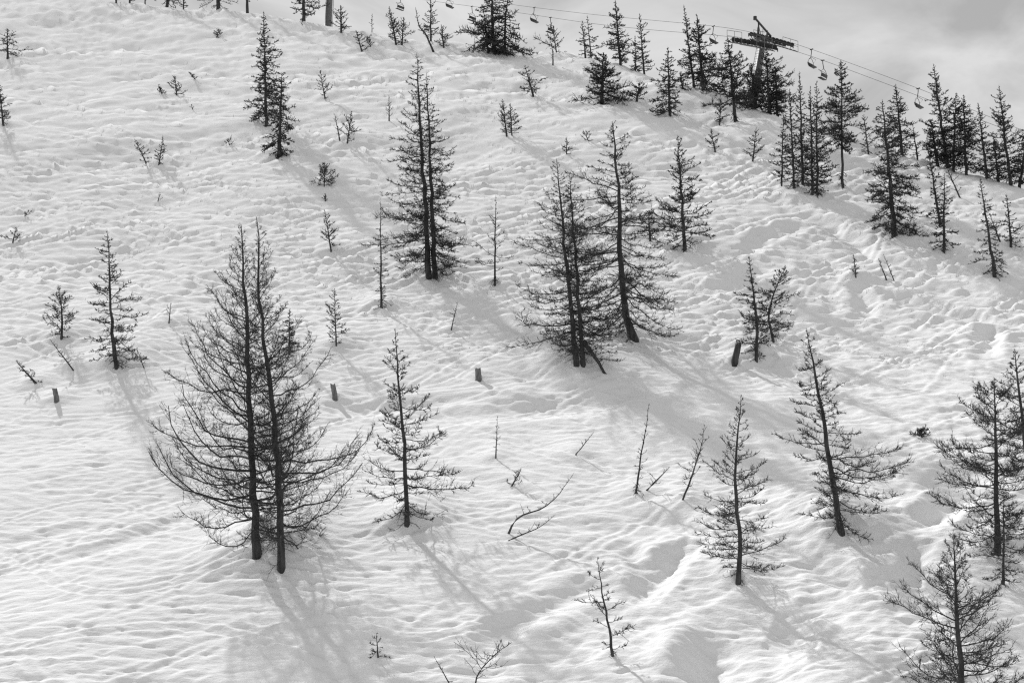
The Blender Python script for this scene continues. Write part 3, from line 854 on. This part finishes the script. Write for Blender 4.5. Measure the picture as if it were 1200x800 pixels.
tree(SAP, 'thin leaning stem touching the leaning shaggy larch', 'sapling', (1172, 283), (1160, 250), 8, 'stick', tw=2.5)
tree(LT, 'small upright larch beside the leaning shaggy larch', 'tree', (1185, 289), (1180, 227), 15, 'mid', tw=3.5)
tree(SAP, 'tiny upright sapling in the chopped snow below the wood', 'sapling', (1003, 324), (1000, 298), 5, 'sap', tw=2, mound=(0.3, 0.9))
tree(SAP, 'tiny pair of leaning stems in the chopped snow below the wood', 'sapling', (1039, 328), (1029, 302), 5, 'stick', tw=2, stems=[dict(base=(1048, 326), top=(1035, 298), w=5, tw=1.6)])
tree(SHR, 'round dark spiky tuft alone on smooth snow', 'shrub', (1080, 513), (1080, 503), 12, 'bush', tw=2, opt=dict(n=60, e=(-5, 60, 5, 70)))
# stems and twigs of the lower slope
tree(SAP, 'tall forked bare stem on the lower slope, leaning uphill', 'sapling', (745, 578), (761, 473), 9, 'stick', via=[(752, 530), (757, 505)], tw=3, mound=(0.2, 0.7))
tree(SAP, 'short bare stem leaning far over beside the tall forked stem', 'sapling', (758, 574), (785, 547), 7, 'stick', tw=3, opt=dict(lo=0.0))
tree(SAP, 'curved bare stem with wide side twigs next to the kinked larch', 'sapling', (800, 586), (826, 497), 20, 'stick', via=[(810, 560), (822, 525)], tw=3, mound=(0.25, 0.8), opt=dict(n=7))
tree(SAP, 'hair thin upright shoot in the middle of the lower slope', 'sapling', (581, 536), (583, 487), 5, 'stick', tw=2, mound=(0.15, 0.6))
tree(SHR, 'small leaning tuft of twigs below the hair thin upright shoot', 'shrub', (600, 569), (611, 549), 8, 'bush', tw=2.5, opt=dict(n=12))
tree(SAP, 'short straight stick slanting out of the snow', 'sapling', (675, 532), (696, 506), 4, 'stick', tw=2, mound=(0.2, 0.8))
tree(SAP, 'young sparse larch with a tangled foot on the near slope', 'sapling', (718, 768), (700, 652), 30, 'sap', via=[(714, 735), (705, 690)], tw=4.5, opt=dict(n=6, e=(-10, 25, 18, 55)))
tree(SHR, 'little star shaped tuft of twigs on the near slope', 'shrub', (443, 770), (441, 741), 13, 'bush', tw=2.5, opt=dict(n=10, e=(-20, 35, -30, 60)))
tree(SHR, 'forked bare twig branching widely at the near edge of the slope', 'shrub', (555, 806), (600, 752), 24, 'stick', via=[(561, 786), (582, 764)], tw=2.6, opt=dict(n=9, tl=0.45))
tree(SHR, 'single slanting bare twig at the near edge of the slope', 'shrub', (530, 806), (508, 768), 6, 'stick', tw=2.2)
tree(SAP, 'bent sapling leaning out of a dark foot beside the squat post stump', 'sapling', (42, 449), (18, 422), 9, 'sap', tw=3, mound=(0.3, 0.9), opt=dict(n=8))
tree(SAP, 'thin leaning twig below the small twisted sapling', 'sapling', (86, 434), (58, 397), 6, 'stick', tw=2.2, mound=(0.15, 0.7))
tree(SAP, 'faint thin twig beside the dense lopsided larch', 'sapling', (169, 432), (160, 407), 5, 'stick', tw=1.6)
tree(SAP, 'tiny upright twig in a shaded hollow uphill of the foreground pair', 'sapling', (198, 378), (200, 355), 6, 'stick', tw=2, mound=(0.25, 0.9))
tree(SAP, 'thin upright twig at the side of the dense two trunked larch', 'sapling', (456, 142), (456, 112), 6, 'stick', tw=2)

tree('fallen_branch', 'long bare bent stem arching over the snow in an S curve', 'branch', (596, 625), (673, 553), 9, 'stick', via=[(600, 611), (614, 601), (630, 599), (645, 590), (660, 572)], tw=3, opt=dict(n=5))
tree('fallen_branch', 'short bare bent stem lying below the long S curved stem', 'branch', (596, 633), (651, 603), 7, 'stick', via=[(612, 626), (632, 618)], tw=2.4, opt=dict(n=5))

# drifts round the feet of the trees: first the places, then the mounds
for T in TREES:
    T['_p'] = ground_at(*T['base'])
for T in TREES:
    if 'mound' in T:
        MOUNDS.append((T['_p'][0], T['_p'][1], T['mound'][0], T['mound'][1]))
        if T['_p'][1] < 60 and T.get('tw', 0) > 4:       # snow banked against the foot
            for q_ in range(3):
                MOUNDS.append((T['_p'][0] + rng.normal(0, 0.22), T['_p'][1] + rng.normal(-0.1, 0.18), rng.uniform(0.05, 0.15), rng.uniform(0.2, 0.38)))
for (u, v, h_, r_) in [(560, 444, 0.2, 0.7), (66, 468, 0.2, 0.7), (862, 424, 0.3, 0.9), (393, 466, 0.2, 0.7)]:
    p_ = ground_at(u, v); MOUNDS.append((p_[0], p_[1], h_, r_))

# ------------------------------------------------------------------ snow sheet
def build_snow():
    inv = np.linspace(1 / 27.0, 1 / 235.0, 650)
    yr = np.concatenate([np.linspace(-120, 20, 24), np.linspace(21, 26.7, 18), 1 / inv, np.linspace(239, 330, 22), np.linspace(345, 900, 14)])
    c = np.linspace(-0.54, 0.54, 720)
    ext = 0.54 + np.cumsum(0.004 * 1.13 ** np.arange(32))
    rr = np.concatenate([-ext[::-1], c, ext])
    wdt = np.sqrt(np.maximum(yr, 0) ** 2 + 0) ; wdt = np.maximum(wdt, 24)
    X = rr[None, :] * wdt[:, None]
    Y = np.broadcast_to(yr[:, None], X.shape).copy()
    Z = macro(X, Y) + mounds(X, Y)
    fade = sstep(HY0, HY0 + 6, Y)
    Z = Z + hm_sample(X, Y) * fade
    mid = sstep(48, 62, Y)
    Z = Z + mid * (0.035 * noise2(X / 0.7, Y / 0.5, 56) + 0.045 * noise2(X / 1.6 + 0.45 * Y, Y / 0.55, 54) + 0.05 * (0.3 - np.abs(noise2(X / 2.4 - 0.35 * Y, Y / 0.8, 55))))
    near = sstep(75, 45, Y) * fade
    streak = 0
    for k_, (ax_, sx_, sy_, am_) in enumerate([(0.5, 1.1, 0.22, 0.15), (-0.45, 1.3, 0.24, 0.13), (0.1, 0.6, 0.18, 0.13), (0.9, 1.6, 0.3, 0.12)]):
        wv = 0.5 * noise2(X / 3.0, Y / 2.0, 70 + k_)
        streak = streak - am_ * np.maximum(0, noise2(X / sx_ + ax_ * Y + wv, Y / sy_ + 0.6 * wv, 75 + k_) - 0.22)
    patch = 0.35 + 1.1 * np.clip(noise2(X / 6.0, Y / 5.0, 81) + 0.35, 0, 1)
    Z = Z + near * (patch * streak + 0.010 * patch * noise2(X / 0.3, Y / 0.19, 52) + 0.02 * noise2(X / 2.6 - 0.35 * Y, Y / 0.9, 53))
    chop = sstep(0.02, 0.22, X / np.maximum(Y, 20)) * fade * sstep(80, 50, Y)
    Z = Z + chop * (0.06 * (0.25 - np.abs(noise2(X / 0.9 + 0.2 * Y, Y / 0.7, 91))) + 0.035 * noise2(X / 0.38, Y / 0.32, 92)) * (0.4 + 1.2 * np.clip(noise2(X / 4, Y / 3.5, 93) + 0.3, 0, 1))
    # crisp paired ski tracks that curve down and across the nearer slope
    rt = np.random.default_rng(77)
    rows = np.nonzero((yr > 22) & (yr < 82))[0]
    r0_, r1_ = rows[0], rows[-1] + 1
    Xs, Ys = X[r0_:r1_], Y[r0_:r1_]
    add = np.zeros_like(Xs)
    for k_ in range(70):
        yk = 24 + 54 * rt.random(); xk = rt.uniform(-0.55, 0.55) * yk
        L_ = rt.uniform(7, 18); sl_ = rt.normal(0, 0.4)
        am_ = rt.uniform(0.2, 1.3); wl_ = rt.uniform(7, 16); ph_ = rt.uniform(0, 6.28)
        wd_ = 0.085 * max(1.0, yk / 34); dp_ = rt.uniform(0.014, 0.032) * max(1.0, yk / 40)
        cm = np.nonzero((np.abs(Xs - xk) < L_).any(0))[0]
        if len(cm) < 5:
            continue
        c0_, c1_ = cm[0], cm[-1] + 1
        xs_ = Xs[:, c0_:c1_]; ys_ = Ys[:, c0_:c1_]
        q = xs_ - xk
        dcy = sl_ + am_ / wl_ * 6.28 * np.cos(q / wl_ * 6.28 + ph_)
        d_ = (ys_ - (yk + sl_ * q + am_ * np.sin(q / wl_ * 6.28 + ph_))) / np.sqrt(1 + dcy * dcy) / wd_
        fd_ = np.clip((L_ - np.abs(q)) / 2.0, 0, 1)
        pr = 0
        for o_ in (0.0, rt.uniform(3.0, 5.0)):
            w_ = d_ + o_
            pr = pr - np.exp(-w_ * w_ * 1.3) + 0.55 * np.exp(-(w_ + 1.5) ** 2 * 1.6)
        add[:, c0_:c1_] += dp_ * fd_ * pr
    Z[r0_:r1_] += add
    nr, nc = X.shape
    V = np.stack([X, Y, Z], -1).reshape(-1, 3)
    i = np.arange(nr - 1)[:, None]; j = np.arange(nc - 1)[None, :]
    q = np.stack([i * nc + j, i * nc + j + 1, (i + 1) * nc + j + 1, (i + 1) * nc + j], -1).reshape(-1, 4)
    ob = mesh_obj('snow_slope', V, q, M_SNOW, None, True)
    ob['kind'] = 'structure'
    ob['label'] = 'snow covered hillside crossed by ski tracks'
    return ob
build_snow()

for n_, T in enumerate(TREES):
    build_tree(T, 500 + n_)

# ------------------------------------------------------------------ stumps and a dead log
def stump(label, base, top, wpx, mat, seed, broken=0.0):
    r = np.random.default_rng(seed)
    B = ground_at(*base)
    ppm = F / (B[1] * CP + B[2] * SP)
    e = empty('tree_stump', B)
    tag(e, label, 'stump')
    tp = pix_ray(*top) * B[1]
    ax = tp - B
    R = wpx / 2 / ppm
    n, rings = 14, 7
    V = []; Fc = []
    prof_ = 1 + 0.10 * r.normal(size=n)
    for i in range(rings):
        t = i / (rings - 1) * 1.0
        c = B + ax * t
        if i == 0:
            c = c - np.array([0, 0, 0.35])
        rr = R * (1.12 - 0.14 * t + (0.10 if i == 0 else 0))
        for j in range(n):
            a = j / n * 2 * math.pi
            k_ = rr * prof_[j] * (1 + 0.03 * r.normal())
            zz = broken * r.normal() * (1 if i == rings - 1 else 0)
            V.append(c + np.array([math.cos(a) * k_, math.sin(a) * k_, zz]))
    for i in range(rings - 1):
        for j in range(n):
            a, b = i * n + j, i * n + (j + 1) % n
            Fc.append((a, b, b + n, a + n))
    mesh_obj('trunk', V, Fc, mat, e, True, B)
    top_r = np.array(V[-n:])
    c = top_r.mean(0) - np.array([0, 0, 0.01])
    V2 = [c] + list(c + (top_r - c) * 0.5 + np.array([0, 0, 0.004])) + list(top_r - np.array([0, 0, 0.002]))
    F2 = [(0, 1 + j, 1 + (j + 1) % n) for j in range(n)] + [(1 + j, 1 + n + j, 1 + n + (j + 1) % n, 1 + (j + 1) % n) for j in range(n)]
    mesh_obj('cut_face', V2, F2, M_CUT if mat is not M_BARK else M_BARK, e, False, B)
    return e
stump('short grey stump alone in the snow below the two trunked larches', (561, 444), (560, 432), 6.5, M_PALE, 1, 0.02)
stump('squat grey post stump beside the bent sapling with a dark foot', (67, 469), (64, 455), 5.5, M_PALE, 2, 0.01)
stump('leaning charred dark stump beside the small bare larch', (860, 425), (865, 403), 7.0, M_BARK, 3, 0.02)
stump('pale broken stump uphill of the foreground pair branch tips', (393, 466), (390, 450), 6.0, M_PALE, 4, 0.03)

def dead_log():
    p0 = ground_at(688, 412); p1 = ground_at(710, 437)
    p0 = pix_ray(684, 400) * (p1[1] + 0.6)
    e = empty('dead_log', p1)
    tag(e, 'dead broken log leaning against the foot of the parallel trunked larch', 'log')
    r = np.random.default_rng(5)
    pts = np.array([p0 + (p1 - p0) * t for t in np.linspace(0, 1.12, 8)])
    pts[1:-1] += r.normal(0, 0.025, (6, 3))
    g = Geo(); g.tube(pts, np.linspace(0.11, 0.05, 8), 9)
    g.build('trunk', M_BARK, e, True, p1)
    g = Geo()
    L_ = np.full(5, 0.35)
    P = grow(pts[r.integers(1, 6, 5)], r.uniform(0, 6.28, 5), L_, r.uniform(-0.3, 0.8, 5), r.uniform(0, 1, 5), 5, r)
    g.tubes(P, np.linspace(0.018, 0.008, 5)[None] * np.ones((5, 1)), 3)
    g.build('broken_twigs', M_TWIG, e, False, p1)
dead_log()

# ------------------------------------------------------------------ chair lift
P1 = ground_at(884, 124)                 # pylon among the ridge trees
Yp1 = P1[1] + 1.5
P1 = pix_ray(894, 60) * Yp1; P1[2] = float(height(np.array([P1[0]]), np.array([Yp1]))[0])
Yp2 = ground_at(384, 23)[1] + 3.0
P2 = pix_ray(384, 10) * Yp2; P2[2] = float(height(np.array([P2[0]]), np.array([Yp2]))[0])
LD = unit((P1 - P2) * np.array([1, 1, 0]))         # along the line, towards the near side
LN = np.array([-LD[1], LD[0], 0.0])                # across it, to the far right side
if LN[0] < 0:
    LN = -LN
GAUGE = 1.75
def rope_point(u, v, side):
    """point of a rope whose plan line is known, seen at pixel u, v"""
    d = pix_ray(u, v)
    O = P1 + LN * GAUGE * side
    # O.xy + s*LD.xy = y*(d0,1)
    A = np.array([[LD[0], -d[0]], [LD[1], -1.0]])
    s_, y_ = np.linalg.solve(A, -O[:2])
    return d * y_
ROPE_PX = {1: [(300, -52), (384, -36), (480, -15), (600, 6), (700, 18), (780, 25.5), (862, 33)],
           -1: [(300, -36), (384, -20), (480, -2), (600, 14), (700, 29), (780, 37), (858, 42.5)]}
ROPE_PX2 = {1: [(924, 48), (1000, 75.5), (1076, 103.5), (1150, 133), (1230, 166)],
            -1: [(920, 55), (968, 72), (1075, 112), (1150, 141), (1230, 172)]}
ROPES = {}
for sd, lab in ((1, 'upper steel lift rope strung across the sky between pylons'), (-1, 'lower steel lift rope strung across the sky between pylons')):
    pts = np.array([rope_point(u, v, sd) for u, v in ROPE_PX[sd]] + [rope_point(u, v, sd) for u, v in ROPE_PX2[sd]])
    # resample along the line
    sp = (pts - P1) @ LD
    o_ = np.argsort(sp); sp = sp[o_]; zp = pts[o_][:, 2]
    ss = np.linspace(sp[0], sp[-1], 60)
    zz = np.interp(ss, sp, zp)
    kz = np.array([0.25, 0.5, 0.25])
    for _ in range(3):
        zz[1:-1] = np.convolve(zz, kz, 'valid')
    base_l = P1 + LN * GAUGE * sd
    L_ = base_l[None] + LD[None] * ss[:, None]; L_[:, 2] = zz
    ROPES[sd] = (ss, zz)
    g = Geo(); g.tube(L_, 0.016, 6)
    ob = g.build('lift_cable', M_DARKST, None, True, L_[30])
    tag(ob, lab, 'cable')
def rope_z(sd, s_):
    return float(np.interp(s_, *ROPES[sd]))
def rope_slope(sd, s_):
    return (rope_z(sd, s_ + 2) - rope_z(sd, s_ - 2)) / 4

UPV = np.array([0, 0, 1.0])
def pylon():
    e = empty('lift_pylon', P1)
    tag(e, 'lift pylon with crossarm, roller trains and lifting frame rising over the ridge trees', 'pylon')
    zt = (rope_z(1, 0) + rope_z(-1, 0)) / 2
    top = np.array([P1[0], P1[1], zt - 0.35])
    lean = pix_ray(894, 45) * Yp1 - pix_ray(886, 95) * Yp1
    foot = top - lean / lean[2] * (top[2] - P1[2] + 0.6)
    g = Geo(); g.tube([foot, foot + (top - foot) * 0.5, top], [0.42, 0.36, 0.30], 16)
    g.build('mast', M_STEEL, e, True, P1)
    # crossarm
    ax = np.stack([LN, LD, UPV])
    g = Geo()                                      # lattice crossarm
    hw = GAUGE + 0.35
    for dy_ in (-0.22, 0.22):
        for dz_ in (-0.16, 0.34):
            g.tube([top - LN * hw + LD * dy_ + UPV * dz_, top + LN * hw + LD * dy_ + UPV * dz_], 0.06, 6)
        for q in range(6):
            x0_ = -hw + q * hw / 3; x1_ = x0_ + hw / 3
            g.tube([top + LN * x0_ + LD * dy_ + UPV * (-0.16 if q % 2 else 0.34), top + LN * x1_ + LD * dy_ + UPV * (0.34 if q % 2 else -0.16)], 0.04, 5)
    g.box(top - UPV * 0.2, 0.9, 0.5, 0.34, ax)
    g.build('crossarm', M_DARKST, e, False, P1)
    # lifting frame on top: two posts and a beam along the arm
    for s_ in (-1, 1):
        g = Geo(); b = top + LN * s_ * 0.85 + UPV * 0.3
        g.box(b + UPV * (0.75 if s_ < 0 else 0.55), 0.16, 0.16, 1.5 if s_ < 0 else 1.1, ax)
        g.build('frame_post', M_DARKST, e, False, P1)
    g = Geo()
    a_ = top + LN * -1.45 + UPV * 1.98; b_ = top + LN * 1.65 + UPV * 1.05
    g.tube([a_, b_], 0.10, 8)
    beam = g.build('lifting_beam', M_DARKST, e, False, P1)
    g = Geo(); g.tube([a_ - UPV * 0.16, a_ + UPV * 0.16], 0.17, 10); g.build('beam_end', M_DARKST, beam, False, P1)
    g = Geo()
    for q in np.linspace(0.2, 0.8, 3):
        c = a_ + (b_ - a_) * q
        g.tube([c, top + UPV * 0.35 + LN * (q - 0.5)], 0.025, 4)
    g.build('brace', M_STEEL, e, False, P1)
    # roller trains, one on each side, following the rope
    for sd in (1, -1):
        g = Geo()
        ks = np.linspace(-2.35, 2.35, 13)
        line = []
        for k_ in ks:
            p = P1 + LN * GAUGE * sd + LD * k_
            line.append(np.array([p[0], p[1], rope_z(sd, k_)]))
        line = np.array(line)
        off = UPV * -0.30
        g.tube(line[::3] + off - LN * sd * 0.16, 0.10, 6)
        g.tube(line[2:-2:4] + off * 1.7 - LN * sd * 0.16, 0.09, 6)
        for q in range(0, 13, 2):
            g.tube([line[q] + off * 0.6 - LN * sd * 0.16, line[q] + off * 1.7 - LN * sd * 0.16], 0.05, 4)
        tr_ = g.build('roller_train', M_DARKST, e, False, P1)
        for q in range(12):
            c = (line[q] + line[q + 1]) / 2 - UPV * 0.19
            g = Geo(); g.tube([c - LN * 0.07, c - LN * 0.03, c + LN * 0.03, c + LN * 0.07], [0.21, 0.18, 0.18, 0.21], 14)
            g.build('roller', M_RUBBER, tr_, False, P1)
        # maintenance catwalk with hoop rails beside it
        o_ = LN * sd * 0.62
        g = Geo()
        cw = line + o_ - UPV * 0.62
        for q in range(12):
            d_ = unit(cw[q + 1] - cw[q])
            a3 = np.stack([LN, d_, np.cross(LN, d_)])
            g.box((cw[q] + cw[q + 1]) / 2, 0.55, np.linalg.norm(cw[q + 1] - cw[q]) * 0.96, 0.06, a3)
        ct = g.build('catwalk', M_STEEL, e, False, P1)
        g = Geo()
        w = o_ + LN * sd * 0.25
        for lo_, hi_ in ((0, 5), (8, 13)):
            g = Geo()
            for q in range(lo_, hi_, 2):
                g.tube([line[q] + w - UPV * 0.62, line[q] + w + UPV * 0.45], 0.022, 5)
            g.tube(line[lo_:hi_] + w + UPV * 0.45, 0.022, 5)
            g.tube(line[lo_:hi_] + w - UPV * 0.08, 0.018, 5)
            g.build('handrail', M_STEEL, ct, False, P1)
    # ladder up the mast
    g = Geo()
    side = -LN * 0.55 - LD * 0.1
    f0 = foot + side + UPV * 1.0; t0 = top + side - UPV * 0.3
    for w in (-0.2, 0.2):
        g.tube([f0 + LD * w, t0 + LD * w], 0.025, 5)
    for q in np.linspace(0.02, 0.98, 26):
        c = f0 + (t0 - f0) * q
        g.tube([c - LD * 0.2, c + LD * 0.2], 0.015, 4)
    g.build('ladder', M_STEEL, e, False, P1)
pylon()

def far_mast():
    e = empty('lift_pylon', P2)
    tag(e, 'plain grey lift mast on the ridge beside a ragged larch', 'pylon')
    s2 = float((P2 - P1) @ LD)
    zt = (rope_z(1, s2) + rope_z(-1, s2)) / 2 - 0.4
    top = np.array([P2[0] + 0.35, P2[1], zt])
    foot = np.array([P2[0], P2[1], P2[2] - 0.6])
    g = Geo(); g.tube([foot, (foot + top) / 2, top], [0.52, 0.46, 0.38], 16); g.build('mast', M_STEEL, e, True, P2)
    ax = np.stack([LN, LD, UPV])
    g = Geo(); g.box(top + UPV * 0.15, 2 * GAUGE + 0.7, 0.42, 0.5, ax); g.build('crossarm', M_DARKST, e, False, P2)
    for sd in (1, -1):
        g = Geo(); ks = np.linspace(-2, 2, 9)
        line = np.array([P1 + LN * GAUGE * sd + LD * (s2 + k_) for k_ in ks]); line[:, 2] = [rope_z(sd, s2 + k_) for k_ in ks]
        g.tube(line[::2] - UPV * 0.3, 0.1, 6)
        for q in range(8):
            c = (line[q] + line[q + 1]) / 2 - UPV * 0.19
            g.tube([c - LN * 0.07, c + LN * 0.07], 0.18, 10)
        g.build('roller_train', M_DARKST, e, False, P2)
    g = Geo()
    for w in (-0.2, 0.2):
        g.tube([foot + LN * 0.62 + LD * w + UPV, top + LN * 0.55 + LD * w], 0.03, 4)
    g.build('ladder', M_STEEL, e, False, P2)
far_mast()

CS = 0.72                                         # chair scale against the rope
def chair(u, v, sd, label, sgn, group=None):
    p = rope_point(u, v, sd)
    s_ = float((p - P1) @ LD)
    p = P1 + LN * GAUGE * sd + LD * s_
    p[2] = rope_z(sd, s_)
    e = empty('lift_chair', p)
    tag(e, label, 'chair', group)
    fw = LD * sgn                                 # the way it faces
    W = 0.76                                      # half width
    g = Geo()
    g.tube([p + fw * 0.22 + UPV * 0.02, p - fw * 0.22 - UPV * 0.02], 0.07, 8)
    g.build('rope_grip', M_DARKST, e, False, p)
    h = [p, p - UPV * 0.45 - fw * 0.02, p - UPV * 0.9 - fw * 0.10, p - UPV * 1.18 - fw * 0.14]
    g = Geo(); g.tube(h, 0.05, 8); g.build('hanger', M_DARKST, e, True, p)
    # hoop frame: two side arms down to the bench
    for s2 in (-1, 1):
        g = Geo()
        a = p - UPV * 1.16 - fw * 0.14
        g.tube([a, a + LN * s2 * W * 0.55 - UPV * 0.12, a + LN * s2 * W * 0.95 - UPV * 0.45, a + LN * s2 * W - UPV * 0.8, a + LN * s2 * W - UPV * 1.13 + fw * 0.05], 0.035, 6)
        g.build('side_arm', M_DARKST, e, True, p)
    sc = p - UPV * 2.32
    tl = math.radians(10)
    sx = fw * math.cos(tl) + UPV * math.sin(tl)
    g = Geo(); g.box(sc + fw * 0.12, 2 * W, 0.46, 0.10, np.stack([LN, sx, np.cross(LN, sx)])); g.build('seat', M_SEAT, e, False, p)
    bx_ = UPV * math.cos(0.22) - fw * math.sin(0.22)
    bk = g = Geo(); g.box(sc - fw * 0.2 + UPV * 0.32, 2 * W, 0.4, 0.07, np.stack([LN, bx_, np.cross(LN, bx_)])); g.build('backrest', M_SEAT, e, False, p)
    # raised safety bar with foot rest
    g = Geo()
    q0 = sc + UPV * 0.7 - fw * 0.1
    for s2 in (-1, 1):
        g.tube([q0 + LN * s2 * W * 0.97, q0 + LN * s2 * W * 0.97 + fw * 0.35 + UPV * 0.35], 0.025, 5)
    g.tube([q0 - LN * W * 0.97 + fw * 0.35 + UPV * 0.35, q0 + LN * W * 0.97 + fw * 0.35 + UPV * 0.35], 0.025, 5)
    g.build('safety_bar', M_DARKST, e, False, p)
    e.scale = (CS, CS, CS)
chair(449, -22, 1, 'empty lift chair hanging on the upper rope over the burl snag', 1)
chair(469, -4, -1, 'empty lift chair hanging on the lower rope over the burl snag', -1)
chair(527, -7, 1, 'empty lift chair hanging on the upper rope over the bent dead trunk', 1)
chair(553, 8, -1, 'empty lift chair hanging on the lower rope beside the big old many stemmed larch', -1)
chair(626, 9, 1, 'empty lift chair on the upper rope, first uphill of the two stemmed ridge larch', 1)
chair(645, 20, -1, 'empty lift chair on the lower rope just above the dark bushy top', -1)
chair(836, 30, 1, 'empty lift chair on the upper rope just uphill of the rollered pylon', 1)
chair(951, 58, 1, 'empty lift chair on the upper rope just downhill of the rollered pylon', 1)
chair(964, 70, -1, 'empty lift chair on the lower rope half hidden by the forked top larch', -1)
chair(1076, 104, 1, 'empty lift chair half hidden by the tallest skyline larch', 1)
chair(392, -16, -1, 'empty lift chair hanging close to the plain grey mast', -1)
